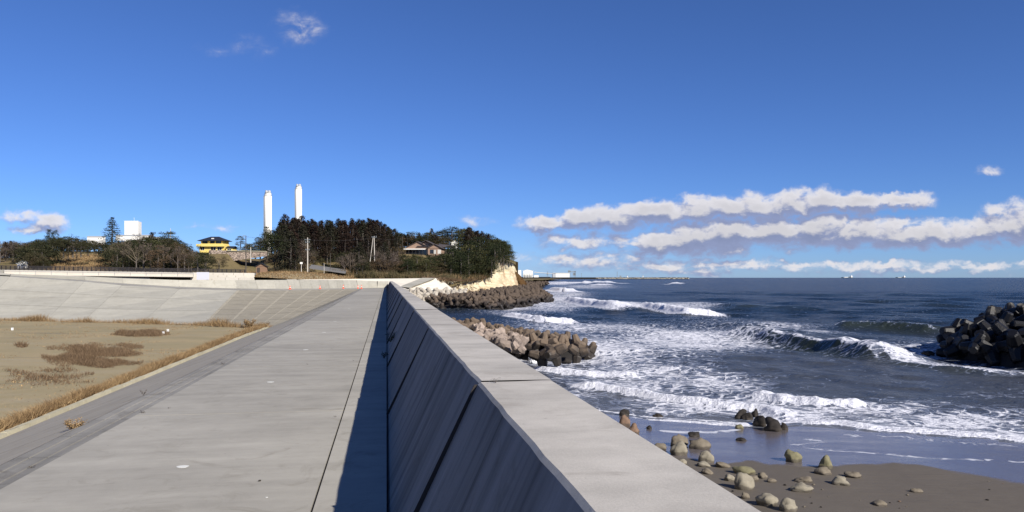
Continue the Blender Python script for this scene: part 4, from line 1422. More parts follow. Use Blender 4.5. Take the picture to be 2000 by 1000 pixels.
TLAB = {'cedar': ('cedar_tree', 'cedar'), 'pine': ('pine_tree', 'pine tree'), 'spruce': ('conifer_tree', 'conifer'), 'broad': ('evergreen_tree', 'evergreen tree'), 'bare': ('bare_tree', 'bare tree'), 'shrub': ('shrub', 'shrub')}
TN = {}
def tree(kind, x, y, h, label, group, rg_, wide=1.0, z=None):
    nm, cat = TLAB[kind]
    crowns, tk, H = KIND[kind]
    if z is None: z = float(ground(np.array(x), np.array(y))) - .1
    e = empty(nm, (x, y, z), rg_.uniform(0, 6.28))
    s = h/H
    e.scale = (s*wide*rg_.uniform(.9, 1.15), s*wide*rg_.uniform(.9, 1.15), s)
    tag(e, label, cat, group)
    c = bpy.data.objects.new('crown' if kind != 'shrub' else 'foliage', rg_.choice(crowns)); COL.objects.link(c); c.parent = e
    t_ = bpy.data.objects.new('trunk' if kind != 'shrub' else 'stem', tk); COL.objects.link(t_); t_.parent = e
    TN[kind] = TN.get(kind, 0)+1
    return e

tg = random.Random(99)
def hmax(px, Y, x):
    """tree tops stay under the skyline and out of the way of the houses"""
    rowp = float(np.interp((px-CX)/F, HA, HPy))
    if 376 < px < 450 and Y < 352: rowp = max(rowp, 489)
    if 450 <= px < 530 and Y < 345: rowp = max(rowp, 505)
    if 778 < px < 880 and Y < 398: rowp = max(rowp, 496 if px < 868 else 478)
    if 876 < px < 897 and Y < 425: rowp = max(rowp, 478)
    return CZ + (HY-rowp)/F*Y
def zone(px, k):
    if px < 40: return 'cedar' if tg.random() < .5 else 'bare'
    if px < 180: return 'broad' if tg.random() < .8 else 'pine'
    if px < 300: return tg.choice(['broad', 'bare', 'broad', 'pine'])
    if px < 450: return tg.choice(['broad', 'broad', 'bare', 'pine'])
    if px < 545: return tg.choice(['pine', 'pine', 'broad'])
    if px < 765: return 'cedar' if k > 1 or tg.random() < .3 else tg.choice(['bare', 'broad', 'cedar'])
    if px < 860: return tg.choice(['cedar', 'pine', 'cedar', 'broad']) if k > 1 else tg.choice(['pine', 'broad'])
    return 'pine' if k < 3 or tg.random() < .6 else 'cedar'
LABS = {0: 'tree in the wood at the far left edge above the bridge', 1: 'tree on the low rise left of the white block building', 2: 'tree in the roadside belt below the white block building',
        3: 'tree beside the yellow house', 4: 'tree in the tall dark wood below the two white chimneys', 5: 'tree on the slope around the salmon coloured house', 6: 'tree on the headland above the pale cliff'}
KW = {'cedar': 'reddish cedar', 'pine': 'dark green pine', 'broad': 'dark evergreen', 'bare': 'leafless grey', 'spruce': 'tall layered conifer', 'shrub': 'low winter shrub'}
def zid(px): return 0 if px < 50 else 1 if px < 225 else 2 if px < 376 else 3 if px < 515 else 4 if px < 768 else 5 if px < 880 else 6
SUB = {0: [(999, 'in the wood at the far left edge')],
       1: [(95, 'under the ragged pine on the rise at left'), (160, 'on the rise between ragged pine and layered conifer'), (999, 'at the foot of the tall layered conifer')],
       2: [(262, 'in the roadside belt below the white block building'), (320, 'in the roadside belt right of the white building'), (999, 'at the thinning right end of the roadside belt')],
       3: [(452, 'just below the yellow house'), (999, 'between the yellow house and the left chimney')],
       4: [(560, 'near the foot of the left chimney'), (605, 'below the right chimney'), (665, 'right of the tall pale utility pole'), (715, 'left of the braced pair of poles'), (999, 'right of the braced pair of poles')],
       5: [(826, 'around the left half of the salmon house'), (999, 'around the right half of the salmon house')],
       6: [(915, 'behind the small cream house on the headland'), (955, 'in the middle of the headland'), (999, 'at the seaward end above the pale cliff')]}
def lab(kind, px, row=None):
    z = zid(px)
    for lim_, txt in SUB[z]:
        if px < lim_ or lim_ == 999: break
    if row is not None: txt = ('on the skyline ' if row == 0 else 'half way up ' if row < 3 else 'low in front ') + txt
    nm_ = KW[kind] + (' tree' if kind in ('broad', 'bare') else '')
    return nm_+' '+txt, nm_+'s '+txt
rows = [(1.0, 10), (.86, 13), (.68, 13), (.48, 14), (.28, 14), (.1, 15)]
for k, (fr_, step) in enumerate(rows):
    kk = 5-k
    px = -60 + k*5
    while px < 1008:
        pxx = px + tg.uniform(-4, 4)
        a = (pxx-CX)/F
        yf, yr = float(np.interp(a, HA, HYf)), float(np.interp(a, HA, HYr))
        Y = yf + (yr-yf)*fr_ + tg.uniform(-5, 5)
        px += step*tg.uniform(.85, 1.15)
        x = a*Y
        if x > coast(Y)-2.5: continue
        # clearings
        if 372 < pxx < 450 and fr_ > .45: continue
        if 405 < pxx < 535 and fr_ < .9: continue
        if 783 < pxx < 895 and .62 < fr_ < 1: continue
        if 780 < pxx < 880 and .5 < fr_: 
            if fr_ < 1: continue
        if 85 < pxx < 218 and fr_ < .75: continue
        if 530 < pxx < 560 and fr_ < .3: continue
        if 600 < pxx < 670 and fr_ < .3: continue
        if pxx < 60 and fr_ < .3: continue
        kd = zone(pxx, kk)
        zg = float(ground(np.array(x), np.array(Y)))
        top_ = hmax(pxx, Y, x)
        h0 = {'cedar': 16, 'pine': 12, 'broad': 10, 'bare': 10}[kd]*tg.uniform(.8, 1.25)
        if 765 < pxx < 880 and fr_ < .5: h0 *= .8
        if pxx > 950: h0 *= .75
        room = top_ - zg
        h = min(h0, room*tg.uniform(.93, 1.04)) if k > 0 else room*tg.uniform(.80, 1.06)
        if h < 2.2: continue
        lb, gr_ = lab(kd, pxx, k)
        tree(kd, x, Y, h, lb, gr_, tg, wide=1.45 if kd in ('broad', 'pine') else 1.3)
for k in range(20):
    px = 762 + k*5.6; Y = 426+(k % 3)*5; a = (px-CX)/F; x = a*Y
    zg = float(ground(np.array(x), np.array(Y))); h = (CZ+(HY-float(np.interp(a, HA, HPy)))/F*Y-zg)*tg.uniform(.62, .85)
    if h > 2.5:
        kd = tg.choice(['broad', 'broad', 'cedar']); lb, gr_ = lab(kd, px, 0); tree(kd, x, Y, h, lb, gr_, tg, 1.7)
# individual trees that stand out
def tree_at(kind, px, pyb, pyt, Y, label, wide=1.0):
    b_ = at(px, pyb, Y); h = (pyb-pyt)/F*Y
    e = tree(kind, b_.x, b_.y, h, label, None, tg, wide, z=b_.z)
    if 'group' in e: del e['group']
tree_at('spruce', 219, 482, 423, 372, 'tallest dark layered conifer standing left of the white block building', 1.15)
tree_at('pine', 97, 482, 446, 368, 'tall ragged pine rising above the wooded rise at left', .8)
tree_at('pine', 108, 482, 448, 372, 'second ragged pine crown just right of the tall one at left', .6)
tree_at('spruce', 521, 508, 441, 350, 'dark conifer in front of the foot of the left chimney', 1.1)
tree_at('cedar', 557, 500, 420, 380, 'tall reddish cedar between the two chimneys', 1.25)
tree_at('cedar', 588, 495, 422, 385, 'reddish cedar in front of the foot of the right chimney', 1.4)
tree_at('cedar', 575, 497, 426, 383, 'reddish cedar just left of the foot of the right chimney', 1.3)
tree_at('broad', 402, 528, 493, 292, 'round dark evergreen at the right end of the roadside belt', 1.3)
tree_at('broad', 428, 528, 497, 296, 'dark bushy evergreen just left of the dark street pole', 1.4)
tree_at('broad', 389, 489, 477, 340, 'small clipped round tree in front of the yellow house', 1.0)
tree_at('pine', 470, 484, 460, 392, 'dark garden pine just right of the yellow house', 1.3)
tree_at('pine', 505, 484, 462, 398, 'broad dark pine left of the chimney conifer', 1.3)
belt = [(228,474,'broad'),(240,470,'bare'),(252,466,'broad'),(266,474,'bare'),(280,472,'bare'),(294,476,'broad'),(308,478,'broad'),(320,480,'bare'),(334,478,'broad'),(347,482,'bare'),(360,484,'broad'),(374,489,'bare'),(386,492,'broad')]
for i, (px, pt_, kd) in enumerate(belt):
    Y = 288+ (i % 3)*4; b_ = at(px, 527.5, Y)
    lb, gr_ = lab(kd, px if px < 376 else 370)
    tree(kd, b_.x, b_.y, (527.5-pt_)/F*Y, lb, gr_, tg, 1.15, z=b_.z)
for i, (px, pt_, kd, pb_) in enumerate(((84,466,'broad',500),(104,462,'broad',500),(124,458,'broad',500),(142,456,'broad',499),(158,462,'broad',498),(172,468,'broad',497),(133,470,'cedar',503),(113,474,'broad',506),(92,478,'pine',508),(150,472,'bare',502),(205,478,'pine',500),(196,472,'broad',498),(230,476,'broad',505),(212,486,'broad',506),(256,462,'broad',500),(272,458,'bare',500),(310,452,'broad',500),(330,450,'pine',500),(296,454,'cedar',500),(348,462,'broad',500),(362,474,'broad',502))):
    Y = 326+(i % 4)*5; b_ = at(px, pb_, Y); lb, gr_ = lab(kd, px)
    tree(kd, b_.x, b_.y, (pb_-pt_)/F*Y, lb, gr_, tg, 1.25, z=b_.z)
for px, pt_ in ((66,484),(76,492),(85,498),(70,500)):
    b_ = at(px, 527, 300); lb, gr_ = lab('broad', 60)
    tree('broad', b_.x, b_.y, (527-pt_)/F*300, lb, gr_, tg, 1.1, z=b_.z)
# far-left distant bare wood seen over the bridge
for k in range(16):
    px = -70+k*8; b_ = at(px, 516, 520)
    lb, gr_ = 'leafless grey tree in the thin wood behind the small white cottage', 'leafless trees behind the white cottage'
    tree('bare', b_.x, b_.y, tg.uniform(22, 30)/F*520, lb, gr_, tg, 1.0, z=b_.z)
for k in range(34):
    px = 752 + k*6.3 + tg.uniform(-3, 3); a = (px-CX)/F
    yf = float(np.interp(a, HA, HYf)); Y = yf + tg.uniform(5, 22); x = a*Y
    if x > coast(Y)-2: continue
    kd = tg.choice(['pine', 'broad', 'broad', 'pine'])
    zg = float(ground(np.array(x), np.array(Y))); h = min(tg.uniform(5.0, 8.5), CZ+(HY-(494 if px < 875 else 480))/F*Y-zg)
    if h < 2.5: continue
    lb, gr_ = lab(kd, px)
    tree(kd, x, Y, h, lb, gr_, tg, 1.7)
for px, pb_, pt_, Y, kd in ((971,512,476,372,'pine'),(978,514,470,378,'pine'),(984,515,474,384,'pine'),(990,516,482,390,'pine'),(995,518,490,396,'pine'),(986,512,468,400,'pine'),(976,510,466,392,'pine'),(966,522,480,362,'pine'),(960,540,500,356,'pine'),(950,538,504,358,'broad'),(936,540,506,356,'pine')):
    b_ = at(px, pb_, Y); lb, gr_ = lab(kd, px)
    tree(kd, b_.x, b_.y, (pb_-pt_)/F*Y, lb, gr_, tg, 1.35, z=b_.z)
for px, pb_, pt_, Y, kd in ((536,526,492,318,'broad'),(546,528,484,322,'bare'),(556,527,480,326,'broad'),(566,528,478,322,'pine'),(577,528,484,320,'bare'),(590,528,480,326,'broad'),(604,527,486,324,'bare'),(612,524,490,330,'broad'),(672,536,498,314,'bare'),(684,538,494,316,'bare'),(697,538,500,312,'bare'),(708,538,504,312,'broad'),(742,540,500,318,'broad'),(755,540,496,318,'bare')):
    b_ = at(px, pb_, Y); lb, gr_ = lab(kd, px)
    tree(kd, b_.x, b_.y, (pb_-pt_)/F*Y, lb, gr_, tg, 1.3, z=b_.z)
# shrubs along the front
SG = 'winter shrubs between the wall and the wood'
for k in range(120):
    px = tg.uniform(640, 880); a = (px-CX)/F
    yf = float(np.interp(a, HA, HYf)); Y = yf - 6 + tg.random()**1.5*26
    x = a*Y
    if x > coast(Y)-1 or (px < 668 and Y > 312): continue
    tree('shrub', x, Y, tg.uniform(2.0, 4.4), 'tangled brown winter shrub between the white wall top and the dark wood', SG, tg, 1.0)
for k in range(34):
    px = tg.uniform(530, 600); Y = tg.uniform(300, 322); a = (px-CX)/F
    tree('shrub', a*Y, Y, tg.uniform(1.4, 3.6), 'straw coloured shrub on the bank right of the small shed', 'straw coloured shrubs by the shed', tg, 1.2)
for k in range(46):
    px = tg.uniform(852, 985); a = (px-CX)/F
    yf = float(np.interp(a, HA, HYf)); Y = yf + tg.uniform(-2, 10); x = a*Y
    if x > coast(Y)-.5: continue
    tree('shrub', x, Y, tg.uniform(2.0, 4.0), 'green brown shrub growing on the lip of the pale cliff', 'shrubs on the cliff lip', tg, 1.2)
# dry grass on the hill bank and mound
pts = []
for _ in range(5200):
    px = r.uniform(470, 690); Y = r.uniform(262, 318); x = (px-CX)/F*Y
    pts.append((x, Y, float(ground(np.array(x), np.array(Y))) if Y > 300 else CZ+(HY-np.interp(px, [470, 520, 640, 700], [538, 538, 541, 544]))/F*Y - .4, r.uniform(.5, 1.2)))
mbz = [p for p in pts if p[1] > 300]
o = blades('mound_grass', mbz, .5, 1.3, .25, M['drygrass'], .5, 4, 8)
tag(o, 'dry straw coloured grass on the bank around the shed and poles', 'dry grass', kind='stuff')
pts = []
for _ in range(5000):
    px = r.uniform(84, 222); Y = r.uniform(300, 372); x = (px-CX)/F*Y
    pts.append((x, Y, float(ground(np.array(x), np.array(Y))), r.uniform(.5, 1)))
o = blades('bank_grass', pts, .5, 1.1, .3, M['drygrass'], .6, 2, 9)
tag(o, 'yellow green winter grass on the open bank below the conifer', 'grass', kind='stuff')
# brown brush on the cliff lip and ledge
pts = []
for _ in range(2600):
    Y = r.uniform(298, 372); x = float(coast(Y)) + r.uniform(-7, 1.5)
    pts.append((x, Y, float(ground(np.array(x), np.array(Y)))-.1, r.uniform(.6, 1.2)))
for _ in range(5200):
    i_, j_ = r.randrange(1, 22), r.randrange(0, len(cps)-1)
    q = Pc[i_, j_]
    if q[1] > 350 or mnoise.noise(Vector((j_*.10, i_*.12, 7))) < .12 - .4*(j_ < 38): continue
    pts.append((q[0]+r.uniform(-.6, .6), q[1]+r.uniform(-.6, .6), q[2]-.1, r.uniform(.3, .8)))
o = blades('cliff_brush', pts, .5, 1.6, .3, M['brownreed'], .5, 3, 10)
tag(o, 'rusty brown brush hanging along the top of the pale cliff', 'brush', kind='stuff')

# ------------------------------------------------------------------ earth bank in front (tan mound right of the steps)
bx = np.linspace(470, 700, 60); by = np.linspace(0, 1, 14)
Pm = np.zeros((14, 60, 3))
for i, t_ in enumerate(by):
    for j, px in enumerate(bx):
        Yb = float(np.interp(px, [470, 560, 640, 700], [236, 240, 256, 275])) + t_*60
        topr = np.interp(px, [470, 490, 510, 560, 600, 650, 700], [546, 540, 534, 532, 533, 537, 546])
        pyb = 550.5 + (topr-550.5)*math.sin(min(1, t_*1.6)*math.pi/2)
        Pm[i, j] = at(px, pyb + .5*mnoise.noise(Vector((px*.05, t_*3, 0))), Yb)
pts = []
for _ in range(5200):
    i_, j_ = r.randrange(0, 13), r.randrange(0, 59)
    q = Pm[i_, j_] + (Pm[i_+1, j_+1]-Pm[i_, j_])*r.random()
    pts.append((q[0], q[1], q[2]-.05, r.uniform(.5, 1.1)))
tag(blades('bank_top_grass', pts, .3, .8, .2, M['drygrass'], .6, 3, 12), 'orange brown dry grass covering the earth bank behind the curved parapet', 'dry grass', kind='stuff')
bo2 = grid_mesh('earth_bank', Pm, M['field']); tag(bo2, kind='structure')

# ------------------------------------------------------------------ bridge, fence, steps at left
YB = 225
def panelrun(mb, px0, px1, pt0, pt1, pb0, pb1, Y, n, thick=.4, gapm=.12):
    A, B = at(px0, pb0, Y), at(px1, pb1, Y); C_, D_ = at(px0, pt0, Y), at(px1, pt1, Y)
    g_ = gapm/(B-A).length
    for k in range(n):
        k0, k1 = k/n+g_/2, (k+1)/n-g_/2
        b0, b1, t0, t1 = lerp(A,B,k0), lerp(A,B,k1), lerp(C_,D_,k0), lerp(C_,D_,k1)
        d = Vector((0, thick, 0))
        mb.hexa([b0, b1, b1+d, b0+d, t0, t1, t1+d, t0+d], rnd.random())
br = empty('road_bridge', at(190, 545, YB)); br_inv = Matrix.Translation(-br.location)
tag(br, 'long white concrete road bridge parapet across the left with dark openings under it', 'bridge')
def pbuild(mb, name, mat, parent):
    o = mb.build(name, mat, parent); o.matrix_parent_inverse = Matrix.Translation(-parent.location); return o
mb = MB(); panelrun(mb, 8, 378, 527.3, 532.8, 535.6, 540.3, YB, 12); pbuild(mb, 'parapet_panel', M['white_conc'], br)
mb = MB(); panelrun(mb, -900, 6, 512, 527, 523, 536, YB, 22); pbuild(mb, 'parapet_panel', M['slope'], br)
mb = MB()
A, B = at(6, 537.2, YB-.8), at(380, 541.0, YB-.8)
mb.hexa([at(6,537.5,YB-.8), at(378,541.2,YB-.8), at(378,541.2,YB+9), at(6,537.5,YB+9), at(6,535.4,YB-.8), at(378,540.1,YB-.8), at(378,540.1,YB+9), at(6,535.4,YB+9)])
pbuild(mb, 'deck_slab', M['white_conc'], br)
for px0, px1, a, b_ in ((8, 120, 536, 548), (200, 292, 541.5, 550), (372, 396, 541, 550)):
    mb = MB(); panelrun(mb, px0, px1, a, a+1, b_, b_, YB+.6, 1)
    pbuild(mb, 'abutment', M['white_conc'], br)
mb = MB(); panelrun(mb, 90, 376, 540.5, 541.0, 552, 552, YB+8, 2); pbuild(mb, 'underside_shade', M['rubble_dark'], br)  # near-black sheet: shade in the openings under the deck, painted as colour
# handrail pipe
mb = MB()
mb.tube([at(8, 529.0, YB-.12), at(378, 534.2, YB-.12)], .03, 5)
for k in range(13):
    px = 8+370*k/12; mb.tube([at(px, 528.2+5.2*k/12, YB-.15), at(px, 537+4*k/12, YB-.15)], .035, 4)
pbuild(mb, 'seam_pipe', M['greyb'], br)
# white blank panel
mb = MB(); mb.hexa([at(384,546.5,221), at(408.5,546.5,221), at(408.5,546.5,221.5), at(384,546.5,221.5), at(384,531.5,221), at(408.5,531.5,221), at(408.5,531.5,221.5), at(384,531.5,221.5)])
wp = empty('blank_signboard', at(396, 547, 221)); tag(wp, 'blank pale rectangular board standing at the right end of the bridge', 'board')
pbuild(mb, 'board', M['panel'], wp)
mb = MB()
for px in (386, 406): 
    a = at(px, 547, 221.7); mb.tube([a-Vector((0,0,2)), at(px, 533, 221.7)], .06, 6)
pbuild(mb, 'post', M['steel_grey'], wp)
# stepped retaining wall
sw_ = empty('stepped_wall', at(450, 546, 226)); tag(sw_, 'stained stepped concrete retaining wall right of the blank board', 'retaining wall')
mb = MB()
panelrun(mb, 376, 496, 532.2, 533.2, 552, 552, 228, 6, .8); panelrun(mb, 408, 478, 537.0, 537.4, 552, 552, 226.5, 4, 1.0); panelrun(mb, 414, 492, 541.5, 542, 552, 552, 225, 3, 1.0)
pbuild(mb, 'wall_block', M['white_conc'], sw_)
# dark fence
fe = empty('dark_fence', at(200, 528, 240)); tag(fe, 'long dark brown post and rail fence on top of the bridge at left', 'fence')
YF = 240
def fy(px): return np.interp(px, [-900, 0, 200, 450, 700], [503, 518.5, 521.5, 526, 531])
rails = MB()
for dpy, th_ in ((0, .14), (2.4, .13), (4.6, .13), (6.8, .13)):
    pxs_ = list(range(-900, 481, 60))
    for a, b_ in zip(pxs_[:-1], pxs_[1:]):
        P0, P1 = at(a, fy(a)+1.2+dpy*.9, YF), at(b_, fy(b_)+1.2+dpy*.9, YF)
        d, u_ = Vector((0, .1, 0)), Vector((0, 0, th_*1.4))
        rails.hexa([P0, P1, P1+d, P0+d, P0+u_, P1+u_, P1+d+u_, P0+d+u_])
pbuild(rails, 'rail', M['steel_dark'], fe)
k = 0
for px in np.arange(-200, 480, 8.8):
    P0 = at(px, fy(px)+9.5, YF+.12); hh_ = (9.5+rnd.uniform(0, .6))/F*YF
    mb = MB(); mb.box(-.11, .11, 0, .2, 0, hh_)
    o = mb.build('post', M['steel_dark'], fe); o.location = P0-fe.location
    k += 1
# approach road behind fence
rdm = MB(); rdm.hexa([at(-900,520,242), at(500,537,242), at(500,535,300), at(-900,530,300), at(-900,513,242.1), at(500,533.5,242.1), at(500,534,300), at(-900,529,300)])
tag(rdm.build('approach_road', M['asphalt']), kind='structure')
rdm = MB(); rdm.quad(at(612,519,318), at(668,530,300), at(655,528,330), at(612,517.6,345)); 
rdm = MB(); rdm.hexa([at(604,524.5,300), at(674,534.5,300), at(678,531.5,314), at(608,520.5,316), at(604,522.5,300), at(674,532.5,300), at(678,527.0,314), at(608,516.5,316)])
tag(rdm.build('lane', M['asphalt']), kind='structure')

# ------------------------------------------------------------------ buildings
def place(e, px, pyb, Y, rz=0.0):
    e.location = at(px, pyb, Y); e.rotation_euler = (0, 0, rz)
def hip_roof(mb, w, d, z, h, ov, rw=.35, th_=.18):
    x, y = w/2+ov, d/2+ov; r_ = w*rw/2
    b_ = [(-x,-y,z), (x,-y,z), (x,y,z), (-x,y,z)]; t_ = [(-r_,0,z+h), (r_,0,z+h)]
    mb.quad(b_[0], b_[1], t_[1], t_[0]); mb.quad(b_[2], b_[3], t_[0], t_[1]); mb.tri(b_[1], b_[2], t_[1]); mb.tri(b_[3], b_[0], t_[0])
    mb.box(-x, x, -y, y, z-th_, z-.002)
def gable(mb, x0, x1, y0, y1, z, h, ov=.5, th_=.25):
    """ridge runs away from the viewer (along y)"""
    xm = (x0+x1)/2
    for s, xe in ((-1, x0-ov), (1, x1+ov)):
        a, b_ = (xe, y0-ov, z-ov*h/((x1-x0)/2)), (xm, y0-ov, z+h)
        c, d = (xm, y1+ov, z+h), (xe, y1+ov, z-ov*h/((x1-x0)/2))
        up = th_
        mb.hexa([a, b_, c, d, (a[0],a[1],a[2]+up), (b_[0],b_[1],b_[2]+up), (c[0],c[1],c[2]+up), (d[0],d[1],d[2]+up)] if s < 0 else
                [b_, a, d, c, (b_[0],b_[1],b_[2]+up), (a[0],a[1],a[2]+up), (d[0],d[1],d[2]+up), (c[0],c[1],c[2]+up)])
def gable_wall(mb, x0, x1, y, z, h, th_=.2):
    xm = (x0+x1)/2
    n = len(mb.v); mb.v += [(x0,y,z),(x1,y,z),(xm,y,z+h),(x0,y+th_,z),(x1,y+th_,z),(xm,y+th_,z+h)]
    for f in ((0,1,2),(5,4,3)): mb.f.append(tuple(n+i for i in f)); mb.t.append(.5)
def window(parent, x0, x1, y, z0, z1, glass='glass', frame='whiteb'):
    mb = MB(); t_ = .07
    mb.box(x0, x1, y-.05, y, z0, z0+t_); mb.box(x0, x1, y-.05, y, z1-t_, z1); mb.box(x0, x0+t_, y-.05, y, z0+t_, z1-t_); mb.box(x1-t_, x1, y-.05, y, z0+t_, z1-t_)
    xm = (x0+x1)/2; mb.box(xm-.04, xm+.04, y-.05, y, z0+t_, z1-t_)
    o = mb.build('window', M[frame], parent)
    mb = MB(); mb.box(x0+.02, x1-.02, y-.02, y-.005, z0+.02, z1-.02)
    mb.build('pane', M[glass], o)

# yellow house
hs = empty('yellow_house'); place(hs, 413, 491, 352, .0)
tag(hs, 'bright yellow two storey house with a black hipped roof', 'house')
mb = MB(); mb.box(-5.4, 5.4, 0, 8, -1, 3.0); mb.box(-5.0, 5.0, .6, 8, 3.0, 5.0); pbuild(mb, 'wall', M['yellow'], empty('x')) if False else mb.build('wall', M['yellow'], hs)
mb = MB(); mb.box(-6.4, 6.2, -1.3, .0, 2.2, 3.3); mb.build('balcony', M['yellow'], hs)
mb = MB(); mb.box(6.2, 9.3, 1, 6, -1, 1.5); mb.build('side_wing', M['yellow'], hs)
mb = MB(); hip_roof(mb, 10.8, 8, 4.9, 2.0, .8, .35); ro_ = mb.build('roof', M['rooft'], hs); ro_.location = (0, 4.2, 0)
mb = MB(); mb.box(-.6, .6, 1.4, 1.5, 5.7, 6.1); sk = mb.build('skylight', M['whiteb'], hs)
mb = MB(); mb.box(6.1, 9.8, .6, 6.3, 1.5, 1.75); mb.quad((6.1,.6,1.75),(9.8,.6,1.75),(9.8,3.4,2.5),(6.1,3.4,2.5)); mb.quad((9.8,6.3,1.75),(6.1,6.3,1.75),(6.1,3.4,2.5),(9.8,3.4,2.5)); mb.build('wing_roof', M['rooft'], hs)
mb = MB(); mb.box(5.5, 6.3, 3, 3.2, 3.0, 3.1)
for x0, x1, z0, z1, yy_ in ((-.3, 2.0, .5, 2.1, 0), (2.7, 4.6, .5, 2.1, 0), (-5, -3.2, .5, 2.1, 0), (6.8, 8.6, .3, 1.2, 1), (-.8, 1.2, 3.6, 4.7, .6), (1.8, 4.2, 3.6, 4.7, .6), (-4.4, -2.0, 3.6, 4.7, .6)):
    window(hs, x0, x1, yy_-.003, z0, z1, frame='timber' if z0 > 3 else 'whiteb')
# stone wall beneath
stw = empty('stone_wall', at(465, 510, 342)); tag(stw, 'rough tan stone retaining wall below the yellow house', 'retaining wall')
m, t, b = new_mat('rough masonry')
vo = t.node('ShaderNodeTexVoronoi', feature='DISTANCE_TO_EDGE'); vo.inputs['Scale'].default_value = .9; t.l.new(t.obj(), vo.inputs['Vector'])
vc = t.node('ShaderNodeTexVoronoi'); vc.inputs['Scale'].default_value = .9; t.l.new(t.obj(), vc.inputs['Vector'])
cbw = t.mix(t.noise(vc.outputs['Position'], 3, 1), (.20, .15, .11), (.40, .32, .25))
setb(t, b, col=t.mix(t.ramp(vo.outputs['Distance'], .02, .1), (.04, .03, .025), cbw), rough=.9)
M['masonry'] = m
mb = MB()
for a, b_ in zip(range(408, 522, 6), range(414, 528, 6)):
    ta, tb = np.interp(a, [408, 430, 520], [488.5, 489.0, 491]), np.interp(b_, [408, 430, 520], [488.5, 489, 491])
    yb_ = lambda q: float(np.interp(q, [408, 440, 520], [505, 512, 500]))
    mb.quad(at(a, yb_(a), 339+rnd.uniform(-.4, .4)), at(b_, yb_(b_), 339), at(b_, tb, 343), at(a, ta, 343), .5)
    mb.quad(at(a, ta, 343), at(b_, tb, 343), at(b_, tb-.2, 350), at(a, ta-.2, 350))
pbuild(mb, 'masonry_face', M['masonry'], stw)
mb = MB()
for a, b_ in ((443, 520),): mb.hexa([at(a,490.3,342), at(b_,491.6,342), at(b_,491.6,343.2), at(a,490.3,343.2), at(a,488.8,342), at(b_,490.3,342), at(b_,490.3,343.2), at(a,488.8,343.2)])
pbuild(mb, 'coping', M['kerb'], stw)

# salmon house
h2 = empty('salmon_house'); place(h2, 826, 499, 392, -.06)
tag(h2, 'salmon walled house with wide grey gabled roofs among the trees above the cliff', 'house')
mb = MB(); mb.box(-9.6, 2.5, 2, 12, -2, 3.6); gable_wall(mb, -9.6, 3.6, 1.8, 3.6, 3.2); mb.box(2.5, 9.6, .0, 10, -2, 3.7); gable_wall(mb, 2.5, 9.6, -.2, 3.7, 1.7); mb.box(-3.5, 5.5, 4, 14, 3.6, 5.0)
gable_wall(mb, -3.5, 5.5, 3.8, 5.0, 2.2); mb.build('wall', M['pinkwall'], h2)
mb = MB(); gable(mb, -9.6, 3.6, 2, 12, 3.65, 3.3, .8); mb.build('roof', M['roofb'], h2)
mb = MB(); gable(mb, 2.5, 9.6, 0, 10, 3.75, 1.85, .8); mb.build('roof', M['roofb'], h2)
mb = MB(); gable(mb, -4, 6.0, 3.2, 14, 5.05, 2.5, .8); mb.build('roof', M['roofb'], h2)
mb = MB(); mb.hexa([(-3.4,1.0,4.5),(2.6,1.0,4.5),(2.6,6,6.3),(-1.2,6,6.3),(-3.4,1.0,4.65),(2.6,1.0,4.65),(2.6,6,6.45),(-1.2,6,6.45)]); mb.build('porch_roof', M['rooft'], h2)
mb = MB(); mb.quad((6, 8, 5.2), (15.5, 8, 3.4), (14.5, 15, 5.6), (6, 15, 6.4)); mb.box(6, 14.6, 9, 14.8, -1, 3.6); mb.build('rear_wing', M['roofb'], h2)
mb = MB(); mb.box(-9.9, 1.2, .2, .5, 3.0, 3.5); mb.box(-9.9, 1.2, .5, 2.0, 3.35, 3.5); mb.build('veranda_fascia', M['whiteb'], h2)
mb = MB(); mb.box(-9.0, 2.4, 1.8, 1.95, -.8, 3.0); mb.build('veranda_glazing', M['glass'], h2)
mb = MB()
for k in range(7): mb.box(-9.2+k*1.8, -9.08+k*1.8, .6, .72, -.9, 3.0)
mb.build('veranda_posts', M['timber'], h2)
window(h2, 3.6, 5.4, -.004, .9, 3.0, 'glass', 'timber'); window(h2, 5.5, 6.7, -.004, .7, 2.9, 'lightglass', 'timber'); window(h2, 7.5, 9.2, -.004, .9, 2.9, 'lightglass', 'whiteb')
# small white house
h3 = empty('white_cottage'); place(h3, 888, 478, 425, .2)
tag(h3, 'small cream house with a tiny gable half hidden by pines above the salmon house', 'house')
mb = MB(); mb.box(-1.9, 1.9, 0, 4, -3, 1.2); gable_wall(mb, -1.9, 1.9, -.1, 1.2, .9); mb.build('wall', M['yellow'] if False else M['whiteb'], h3)
mb = MB(); gable(mb, -1.9, 1.9, 0, 4, 1.25, .95, .4, .15); mb.build('roof', M['kerb'], h3); window(h3, -.5, .6, -.01, -.1, .9)
# cottage at far left
h4 = empty('white_cottage'); place(h4, 44, 520, 330, .35)
tag(h4, 'small white cottage with a pale gable just above the fence at far left', 'house')
mb = MB(); mb.box(-2.0, 2.0, 0, 5, -1, 1.1); gable_wall(mb, -2.0, 2.0, -.1, 1.1, 1.1); mb.build('wall', M['whiteb'], h4)
mb = MB(); gable(mb, -2.0, 2.0, 0, 5, 1.15, 1.15, .4, .15); mb.build('roof', M['greyb'], h4); window(h4, -.6, .6, -.01, 0, .9)
